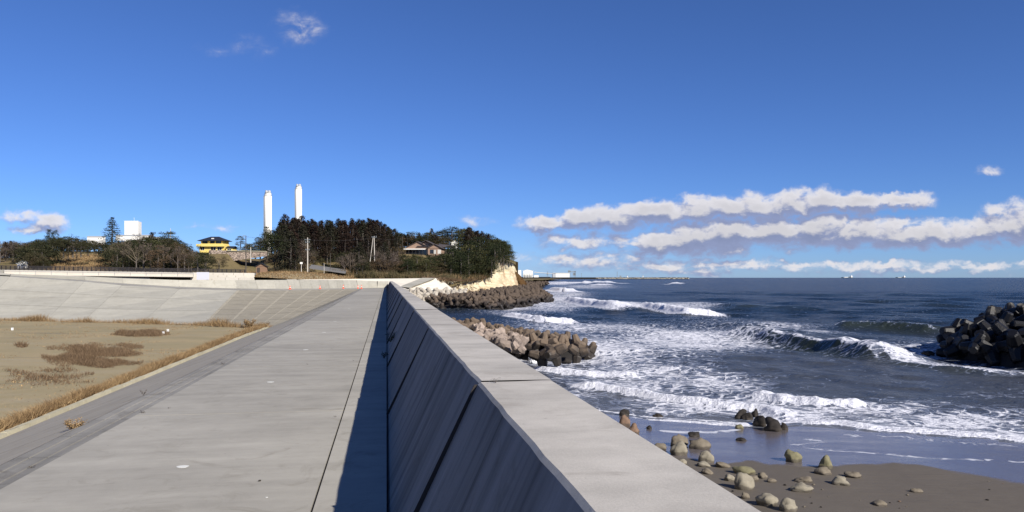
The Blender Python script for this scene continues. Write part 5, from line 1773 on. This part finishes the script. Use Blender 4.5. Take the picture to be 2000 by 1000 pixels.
# shed
h5 = empty('garden_shed'); place(h5, 511, 531.5, 296, .25)
tag(h5, 'small brown plank shed with a black gabled roof behind the earth bank', 'shed')
mb = MB(); mb.box(-2.0, 2.0, 0, 4.4, -1, 2.2); gable_wall(mb, -2.0, 2.0, -.1, 2.2, 1.0)
for k in range(9): mb.box(-1.9+k*.45, -1.87+k*.45, -.03, 0, 0, 2.2)
mb.build('wall', M['wood'], h5)
mb = MB(); gable(mb, -2.0, 2.0, 0, 4.4, 2.25, 1.1, .7, .18); mb.build('roof', M['rooft'], h5)
mb = MB(); mb.box(-1.7, -.6, -.05, -.002, -.2, 1.7); mb.build('door', M['timber'], h5)
# white block building of the plant with low annexes
h6 = empty('boiler_house', at(260, 462, 900)); tag(h6, 'plain white block shaped power plant building rising above the trees', 'power plant building')
mb = MB()
fp6 = [at(243,432,900), at(270,432,900), at(276.6,433.6,915), at(250,433.6,915)]
zt_, zb_ = at(250,432,900).z, at(250,480,900).z
mb.hexa([Vector((q.x,q.y,zb_)) for q in fp6]+[Vector((q.x,q.y,zt_)) for q in fp6]); pbuild(mb, 'wall', M['whiteb'], h6)
mb = MB(); mb.box(fp6[0].x-.2, fp6[1].x+.2, 899.8, 900-.01, zt_-.5, zt_+.4); mb.tube([at(262,432,905), at(262,425,905)], .12, 5); pbuild(mb, 'roof_edge', M['whiteb'], h6)
mb = MB()
for q in range(5):
    x_ = fp6[0].x+(q+1)*(fp6[1].x-fp6[0].x)/6; mb.box(x_-.06, x_+.06, 899.9, 900-.01, zb_, zt_-.6)
pbuild(mb, 'cladding_rib', M['greyb'], h6)
for (a, b_, pt_, pb_, lb) in ((170, 206, 461.5, 478, 'low white plant hall seen between the round trees and the tall conifer'), (226, 300, 459, 470, 'long low white plant hall at the foot of the white block building'), (300, 312, 463, 472, 'small white plant annex peeking right of the white block building')):
    hh6 = empty('plant_hall', at((a+b_)/2, pb_, 860)); tag(hh6, lb, 'plant hall')
    mb = MB(); mb.hexa([at(a,pb_,860), at(b_,pb_,860), at(b_,pb_,880), at(a,pb_,880), at(a,pt_,860), at(b_,pt_,860), at(b_,pt_,880), at(a,pt_,880)]); pbuild(mb, 'wall', M['whiteb'], hh6)
    mb = MB(); p0, p1 = at(a, pt_, 859.6), at(b_, pt_, 859.6); mb.hexa([p0+Vector((0,0,-.8)), p1+Vector((0,0,-.8)), p1+Vector((0,.35,-.8)), p0+Vector((0,.35,-.8)), p0+Vector((0,0,.3)), p1+Vector((0,0,.3)), p1+Vector((0,.35,.3)), p0+Vector((0,.35,.3))]); pbuild(mb, 'fascia', M['greyb'], hh6)
# white van beneath trees at left: pale parked vehicles on plant road
# chimneys
def chimney(px, pyt, w_, Y, label):
    e = empty('chimney', at(px, 0, Y)); zb = 4.0; e.location.z = zb
    zt2 = at(px, pyt, Y).z; r_ = w_/2/F*Y; H = zt2-zb
    tag(e, label, 'chimney', 'power plant chimneys')
    mb = MB(); N = 32
    prof = [(0, r_*1.02), (H*.3, r_*1.01), (H*.6, r_), (H-7, r_*.985), (H-6.9, r_*.90), (H-2.5, r_*.88)]
    mb.tube([(0, 0, z) for z, _ in prof], [q for _, q in prof], N)
    mb.build('shaft', M['white'], e, True)
    mb = MB()
    for dx in (-.38, .38):
        for dy in (-.38, .38): mb.tube([(dx*r_, dy*r_, H-3), (dx*r_, dy*r_, H+1.2)], r_*.24, 12)
    mb.build('flue', M['greyb'], e)
    mb = MB()
    for zz in (H-7.2, H-5.6):
        mb.tube([(math.cos(a)*r_*1.06, math.sin(a)*r_*1.06, zz) for a in np.linspace(0, 6.28, 25)], .16, 4, False)
    mb.build('gallery_rail', M['steel_grey'], e)
    mb = MB(); mb.box(-r_*1.05, -r_*.85, -r_*.62, -r_*.55, 0, H-7.5); mb.build('ladder', M['steel_grey'], e)
chimney(523.5, 373.5, 14.2, 1250, 'left and nearer white power plant chimney, the shorter one in the skyline')
chimney(583.2, 361.0, 12.6, 1400, 'right and farther white power plant chimney, reaching higher in the skyline')

# ------------------------------------------------------------------ poles
def pole(px, pb_, pt_, Y, w_, mat, label, arms=(), name='utility_pole', cat='utility pole', lamp=None):
    e = empty(name, at(px, pb_, Y)); H = (pb_-pt_)/F*Y; r_ = w_/2/F*Y
    tag(e, label, cat)
    mb = MB(); mb.tube([(0,0,-1),(0,0,H)], [r_*1.15, r_*.8], 8); mb.build('shaft', M[mat], e)
    for (fz, hw) in arms:
        mb = MB(); mb.box(-hw, hw, -r_-.1, -r_, H*fz, H*fz+.12)
        for q in (-1, 0, 1): mb.tube([(q*hw*.85, -r_-.05, H*fz+.12), (q*hw*.85, -r_-.05, H*fz+.42)], .07, 6)
        mb.build('crossarm', M['steel_grey'], e)
    if lamp == 'lamp':
        mb = MB(); mb.box(-1.1, .1, -.12, .12, H-.15, H); mb.box(-1.3, -.6, -.2, .2, H-.3, H-.12); mb.build('lamp_head', M['steel_grey'], e)
    if lamp == 'box':
        mb = MB(); mb.box(-.45, .45, -.25, .25, H-.7, H); mb.build('control_box', M['whiteb'], e)
pole(480.3, 533, 460, 290, 1.9, 'poledark', 'tall dark brown street lamp post standing in front of the stone wall', lamp='lamp', name='street_lamp', cat='street lamp')
pole(600.8, 531, 464, 300, 2.2, 'pole', 'tall pale utility pole in front of the dark cedar wood', ((.93, 1.1), (.86, .9), (.64, .8)))
pole(588.5, 531, 512, 298, 1.5, 'pole', 'short white post with a box on top left of the tall pale pole', lamp='box', name='marker_post', cat='post')
pole(489.6, 508, 483, 332, 1.8, 'pole', 'short plain grey pole in front of the stone wall')
pole(645, 531, 494, 306, 1.1, 'poledark', 'thin dark pole against the dark wood by the lane')
pole(333, 480, 446, 380, 1.2, 'pole', 'thin pale pole rising out of the trees left of the yellow house')
pole(917.5, 466, 448, 440, 1.6, 'pole', 'pale pole on the headland skyline near the cliff end', ((.9, .6),))
pole(840, 462, 448, 445, 1.4, 'pole', 'pale pole on the skyline above the salmon house', ((.9, .5),))
pole(786, 487, 462, 388, .9, 'poledark', 'thin dark pole at the left eave of the salmon house')
pole(633, 533, 514, 300, 1.0, 'pole', 'thin short pale post beside the lane at the edge of the wood')
# braced double pole
e = empty('braced_pole', at(728, 506, 322)); tag(e, 'pair of pale poles leaning together like a narrow letter A before the dark wood', 'utility pole')
H = 43/F*322
mb = MB(); mb.tube([(-1.1,0,-1),(.15,0,H)], [.16,.11], 8); mb.build('brace', M['pole'], e)
mb = MB(); mb.tube([(.75,0,-1),(.55,0,H+.4)], [.2,.14], 8); mb.build('shaft', M['pole'], e)
mb = MB(); mb.box(-.4, 1.6, -.25, -.15, H-.1, H+.05); 
for q in (-.3, .5, 1.5): mb.tube([(q, -.2, H+.05), (q, -.2, H+.4)], .08, 6)
mb.build('crossarm', M['steel_grey'], e)
# overhead wires
def wire(a, b_, sag, label):
    mb = MB(); pts_ = [lerp(a, b_, k/12)-Vector((0,0,sag*4*(k/12)*(1-k/12))) for k in range(13)]
    mb.tube(pts_, .035, 4); tag(mb.build('overhead_wire', M['steel_dark']), label, 'wire')
wire(at(601,468,300), at(729,464,322), .8, 'overhead wire from the tall pale pole to the braced pole')
wire(at(481,462,290), at(600,467,300), .8, 'overhead wire from the dark lamp post to the tall pale pole')
wire(at(729,464,322), at(786,465,388), .8, 'overhead wire from the braced pole to the salmon house')

# ------------------------------------------------------------------ harbour
YH = 4200
hb_ = MB()
def hbx(mb, px0, px1, pt_, pb_, Y, D_=40):
    mb.hexa([at(px0,pb_,Y), at(px1,pb_,Y), at(px1,pb_,Y)+Vector((0,D_,0)), at(px0,pb_,Y)+Vector((0,D_,0)), at(px0,pt_,Y), at(px1,pt_,Y), at(px1,pt_,Y)+Vector((0,D_,0)), at(px0,pt_,Y)+Vector((0,D_,0))])
hbx(hb_, 1020, 1345, 541.7, 545.5, YH, 60)
q_ = hb_.build('quay', M['rubble_dark']); tag(q_, 'long low dark harbour quay on the horizon', 'quay')
bw = MB(); rb_ = random.Random(4)
for k in range(170):
    px = 1165+ (k/170)*180 + rb_.uniform(-1, 1); p = at(px, 543.2+rb_.uniform(-.6, .8), YH-12)
    s_ = rb_.uniform(1.2, 3.0)
    bw.hexa([p+Vector((rb_.uniform(-1,1)*s_+dx*s_, dy*s_, dz*s_*.8)) for dz in (-1,1) for dx, dy in ((-1,-1),(1,-1),(1,1),(-1,1))], rb_.random())
q2 = bw.build('breakwater_blocks', M['tetra_white']); tag(q2, 'pale jumble of breakwater blocks along the outer harbour pier', 'breakwater blocks', kind='stuff')
def hbuild(name, label, cat, parts, px, py):
    e = empty(name, at(px, py, YH)); tag(e, label, cat)
    for nm, mb, mt in parts: pbuild(mb, nm, M[mt], e)
w1_ = MB(); hbx(w1_, 1085, 1112.5, 533.3, 541.6, YH, 60)
w2_ = MB(); hbx(w2_, 1079.3, 1085, 533.6, 541.6, YH+1, 58)
w3_ = MB(); hbx(w3_, 1079, 1113, 532.8, 533.2, YH-2, 64)
hbuild('warehouse', 'white harbour warehouse with a grey left end on the horizon', 'warehouse', [('wall', w1_, 'whiteb'), ('end_wall', w2_, 'greyb'), ('roof', w3_, 'whiteb')], 1096, 541.6)
crl = []
for px in (1110.5, 1113, 1121, 1123.5):
    cr = MB(); hbx(cr, px, px+.9, 529.5, 541.5, YH+5, 3); crl.append(('leg', cr, 'steel_grey'))
cr2 = MB(); hbx(cr2, 1109, 1125, 530.0, 531.6, YH+5, 6); hbx(cr2, 1109.5, 1114, 528, 530, YH+5, 4); hbx(cr2, 1119, 1124, 533, 538, YH+5, 4)
hbuild('gantry_crane', 'dark grey gantry crane right of the white harbour warehouse', 'crane', crl + [('boom', cr2, 'steel_grey')], 1116, 541.6)
t1, t2, t3 = MB(), MB(), MB()
hbx(t1, 1003, 1018, 527.5, 541.5, 3000, 40)
hbuild('harbour_hall', 'white harbour hall nearest the end of the cliff', 'harbour hall', [('wall', t1, 'whiteb')], 1012, 541.6)
t4 = MB(); p0, p1, p2 = at(1003,527.5,2999), at(1018,527.5,2999), at(1010,526.2,2999); t4.tri(p0, p1, p2); t4.quad(p0, p2, p2+Vector((0,40,0)), p0+Vector((0,40,0))); t4.quad(p2, p1, p1+Vector((0,40,0)), p2+Vector((0,40,0)))
t5 = MB(); hbx(t5, 1022, 1041, 528.8, 541.5, 3050, 40)
t6 = MB(); p0, p1, p2 = at(1020,528.8,3049), at(1043,529.2,3049), at(1030,526.6,3049); t6.tri(p0, p1, p2); t6.quad(p0, p2, p2+Vector((0,44,0)), p0+Vector((0,44,0))); t6.quad(p2, p1, p1+Vector((0,44,0)), p2+Vector((0,44,0)))
t7 = MB(); 
for px in (1019.5, 1024, 1029, 1034, 1039): hbx(t7, px, px+.5, 533.5, 541, 3040, 2)
hbx(t7, 1019, 1044, 535.2, 535.7, 3040, 2); hbx(t7, 1019, 1044, 538.0, 538.4, 3040, 2)
hbuild('harbour_hall', 'white gabled harbour hall with pipework left of the conveyor', 'harbour hall', [('wall', t5, 'whiteb'), ('roof', t6, 'whiteb'), ('pipework', t7, 'steel_grey')], 1030, 541.6)
t8 = MB(); hbx(t8, 1043, 1052, 537.6, 541.6, 3100, 30)
hbuild('low_shed', 'low white shed between the gabled harbour hall and the pylon', 'shed', [('wall', t8, 'whiteb')], 1047, 541.6)
t9 = MB(); t9.tube([at(1044,531.8,3300), at(1080,534.6,4190)], 1.3, 4); hbuild('conveyor', 'thin pale conveyor running from the harbour hall to the warehouse', 'conveyor', [('belt_casing', t9, 'whiteb')], 1060, 535)
ta = MB()
for dx in (-1.2, 1.2): ta.tube([at(1069.5+dx,541.6,3900), at(1069.5,530,3900)], .9, 4)
hbx(ta, 1067, 1072, 535, 535.6, 3900, 2); hbx(ta, 1067.6, 1071.4, 532.8, 533.3, 3900, 2)
hbuild('pylon', 'small dark pylon carrying the conveyor', 'pylon', [('lattice', ta, 'steel_grey')], 1069, 541.6)
for px, pt_, w_, lb in ((1205.5, 531, .7, 'thin mast standing on the outer harbour pier'), (1135.5, 534, .5, 'thin mast just right of the gantry crane'), (1256, 538.2, 1.2, 'small white beacon on the outer pier, the right one'), (1225.5, 538.6, 1.6, 'small white beacon on the outer pier, the middle one'), (1212, 539, 3.0, 'small white hut on the outer pier beside the thin mast')):
    tb = MB(); hbx(tb, px-w_/2, px+w_/2, pt_, 542, YH+4, 4); tb2 = MB(); hbx(tb2, px-w_*.8, px+w_*.8, pt_-.5, pt_, YH+3, 6)
    hbuild('mast' if 'mast' in lb else 'beacon' if 'beacon' in lb else 'hut', lb, 'mast' if 'mast' in lb else 'beacon' if 'beacon' in lb else 'hut', [('body', tb, 'steel_grey' if 'mast' in lb else 'whiteb'), ('cap', tb2, 'steel_grey')], px, 542)
# far land behind the harbour
fl_ = MB(); hbx(fl_, 960, 1075, 540.8, 543.5, 5200, 900); tag(fl_.build('far_shore', M['rubble_dark']), kind='structure')

# ships
def ship(px0, px1, Y, label, big):
    c = at((px0+px1)/2, HY + CZ*F/Y, Y); c.z = 0
    e = empty('cargo_ship', c); tag(e, label, 'ship', None)
    L = (px1-px0)/F*Y; u = L/23.0
    mb = MB()
    hl = [(-11.5, 1.6), (-10.6, -.5), (11.2, -.5), (11.5, 1.4), (8, 1.3), (7.6, 1.0), (-8.2, 1.0), (-8.6, 1.7)]
    n = len(hl)
    for s in (-1, 1):
        mb.v += [(x*u, s*1.6*u*(1 if abs(x) < 10 else .35), z*u) for x, z in hl]
    mb.f.append(tuple(range(n))); mb.f.append(tuple(range(2*n-1, n-1, -1))); mb.t += [.5, .5]
    for i in range(n): mb.f.append((i, n+i, n+(i+1)%n, (i+1)%n)); mb.t.append(.5)
    mb.build('hull', M['hull'], e)
    mb = MB(); mb.box(7.2*u, 10*u, -1.3*u, 1.3*u, 1.2*u, 4.4*u); mb.box(8.2*u, 9.4*u, -.6*u, .6*u, 4.4*u, 5.6*u) ; mb.build('bridge_house', M['shipwhite'], e)
    mb = MB(); mb.box(-6*u, 1.5*u, -1.2*u, 1.2*u, 1.0*u, 2.3*u if big else 1.8*u); mb.build('deck_cargo', M['shipwhite'], e)
    mb = MB(); mb.tube([(-8.8*u,0,1.5*u),(-8.8*u,0,3.4*u)], .18*u, 5); mb.tube([(3*u,0,1*u),(3.2*u,0,4.2*u)], .25*u, 5); mb.box(3*u, 6.6*u, -.3*u, .3*u, 3.5*u, 4.1*u); mb.box(4.8*u, 6.2*u, -.8*u, .8*u, 1.0*u, 3.2*u); mb.build('derrick', M['steel_grey'], e)
ship(1643, 1666, 11500, 'larger cargo ship on the horizon with a white stern bridge, the left of the two', True)
e2 = ship(1749, 1769, 13500, 'smaller low cargo ship on the horizon, the right of the two', False)

# ------------------------------------------------------------------ cones and small things on the road
def cone(px, pyb, Y, label, h=1.0):
    h *= .8
    p = at(px, pyb, Y)
    e = empty('traffic_cone', p); tag(e, label, 'traffic cone', 'orange cones across the road')
    mb = MB(); mb.tube([(0,0,.04),(0,0,h*.55),(0,0,h),(0,0,h+.05)], [.24,.14,.07,.03], 14); mb.build('cone_body', M['cone'], e, True)
    mb = MB(); mb.box(-.32, .32, -.32, .32, 0, .05); mb.build('base', M['cone'], e)
    mb = MB(); mb.tube([(0,0,h*.5),(0,0,h*.66)], [.16,.128], 14); mb.build('reflective_band', M['orange_w'], e, True)
for px, pyb, Y, h, lb in ((670.5, 563.6, 214, 1.3, 'orange cone in the middle of the row across the far road'), (699, 564.0, 233, 1.3, 'orange cone, left one of the close pair at the corner of the far wall'), (706, 564.2, 231, 1.4, 'orange cone, right one of the close pair at the corner of the far wall'), (625, 564.4, 189, 1.0, 'orange cone second from the left on the curving road'), (566.5, 565.0, 169, .9, 'leftmost small orange cone on the curving road')):
    cone(px, pyb, Y, lb, h)
def disc(px, py, w_, label, z=zr, mat='mark'):
    p = on(px, py, z+.006); rr_ = w_/2/F*p.y
    bm = bmesh.new(); vs_ = [bm.verts.new((math.cos(a)*rr_*(1+.12*math.sin(3*a+px)), math.sin(a)*rr_*(1+.1*math.cos(2*a)), 0)) for a in np.linspace(0, 6.283, 22)[:-1]]
    f = bm.faces.new(vs_); ex = bmesh.ops.extrude_face_region(bm, geom=[f]); 
    for v in ex['geom']:
        if isinstance(v, bmesh.types.BMVert): v.co.z -= .004
    me = bpy.data.meshes.new('paint_spot'); bm.to_mesh(me); bm.free(); me.materials.append(M[mat])
    o = bpy.data.objects.new('paint_spot', me); COL.objects.link(o); o.location = p; tag(o, label, 'spot', 'white spots on the roadway')
for px, py, w_, lb in ((357, 911, 22, 'largest oval white spot in the near roadway'), (528, 746, 13, 'white oval spot in the middle of the roadway beyond the near joint'), (597, 683, 10, 'small white spot farther along the roadway, third from the camera'), (633, 649, 8, 'small white spot far along the roadway, fourth from the camera'), (654, 627.5, 6, 'tiny white spot far along the roadway, fifth from the camera'), (682, 603, 5, 'tiniest white spot farthest along the roadway'), (521, 971, 5, 'tiny white fleck near the bottom of the roadway')):
    disc(px, py, w_, lb)
p = on(507, 940, zr); o = bpy.data.objects.new('dead_leaf', boulder_mesh(404, sub=2, rough=.6)); COL.objects.link(o); o.location = p+Vector((0,0,.012)); o.scale = (.028, .02, .014); o.color = (.03, .025, .02, 1); o.rotation_euler = (0, 0, .8)
tag(o, 'small dark crumpled leaf lying on the near roadway', 'leaf')
# weeds rooted in the wall joints
def weed(P, h, n, label, seed, mat='weed', spread=.5):
    g = random.Random(seed); e = empty('weed', P); tag(e, label, 'weed')
    mb = MB(); lf = MB()
    for _ in range(n):
        a = g.uniform(0, 6.28); d = Vector((math.cos(a)*spread, math.sin(a)*spread, g.uniform(.6, 1))).normalized()*h*g.uniform(.5, 1)
        mb.tube([(0,0,0), d*.5+Vector((0,0,.03)), d], [h*.02, h*.014, h*.006], 4)
        leafset(lf, d*.8, h*.16, 10, h*.12, g)
        leafset(lf, d*.45, h*.13, 6, h*.12, g)
    mb.build('stem', M[mat], e); lf.build('leaves', M[mat], e)
def wallpt(px, py):
    """point on the inner wall face seen at the pixel"""
    d = Vector(((px-CX)/F, 1, (HY-py)/F))
    du, dv = d.x*CT+d.y*ST, -d.x*ST+d.y*CT
    k = PL['u1']/(PL['zt']-zr)             # u = k*(z-zr)
    s = k*(CZ-zr)/(du - k*d.z)
    return Vector((0, 0, CZ)) + d*s
weed(wallpt(764, 668)+Vector((-.03,0,0)), .62, 9, 'dark weed growing out of the shaded wall face above the gutter corner', 1)
weed(wallpt(761, 655)+Vector((-.03,0,0)), .25, 4, 'tiny dark sprig on the shaded wall above the other weed', 2)
p = on(750, 700, zr); weed(p, .42, 9, 'dark weed growing in the corner where the shaded wall meets the road', 3)
p = on(968, 748, PL['zt']); weed(p, .10, 4, 'small dry sprig in the joint across the top of the parapet', 4, 'bark', 1.2)
p = on(146, 838, 0); 
d = Vector(((146-CX)/F, 1, (HY-838)/F))
Yw = (CZ-(zr-.12))/(-d.z); p = Vector((0,0,CZ))+d*Yw
weed(p-Vector((0,0,.05)), .42, 26, 'tuft of tan dry grass at the edge of the drain channel near the camera', 5, 'drygrass', .7)
for i, (px, py, lb) in enumerate(((62, 918, 'small grey weed in the drain channel close to the camera'), (278, 811, 'tiny weed in the drain beside the near road joint'), (436, 713, 'tiny weed in the drain beside the second road joint'), (280, 772, 'small dry sprig on the lower edge of the drain channel'))):
    p = on(px, py, zr-.05); weed(p, .14+.03*i, 6, lb, 6+i, 'bark', .6)
for i, (px, py, lb) in enumerate(((330, 798, 'tiny dry weed in the near transverse joint of the roadway'), (600, 712.5, 'tiny dry weed in the second transverse joint of the roadway'), (690, 705, 'tiny weed where the second joint meets the long joint'), (655, 815, 'tiny weed in the long joint beside the shadow'))):
    p = on(px, py, zr); weed(p, .07, 5, lb, 60+i, 'bark', 1.3)
# small boulder-like bushes at foot corner
p = on(487, 640, ZF); weed(p, 1.5, 30, 'rusty orange bush at the far corner of the field', 40, 'drygrass', .6)
p = on(520, 636, ZF); weed(p, .8, 18, 'low brown weed right of the rusty bush at the field corner', 41, 'brownreed', .9)
# white stakes in the field
for i, (px, py) in enumerate(((24, 645), (319, 653), (328, 648))):
    p = on(px, py, ZF); mb = MB(); mb.box(-.10, .10, -.08, .08, 0, .28); mb.box(-.12, .12, -.10, .10, .28, .31)
    o = mb.build('marker_stone', M['orange_w']); o.location = p
    tag(o, ['white marker block alone at the left of the field', 'white marker block left of the pair by the brown stalks', 'white marker block right of the pair by the brown stalks'][i], 'marker block')
if len(one) + TCOUNT[0] > 9999: pass
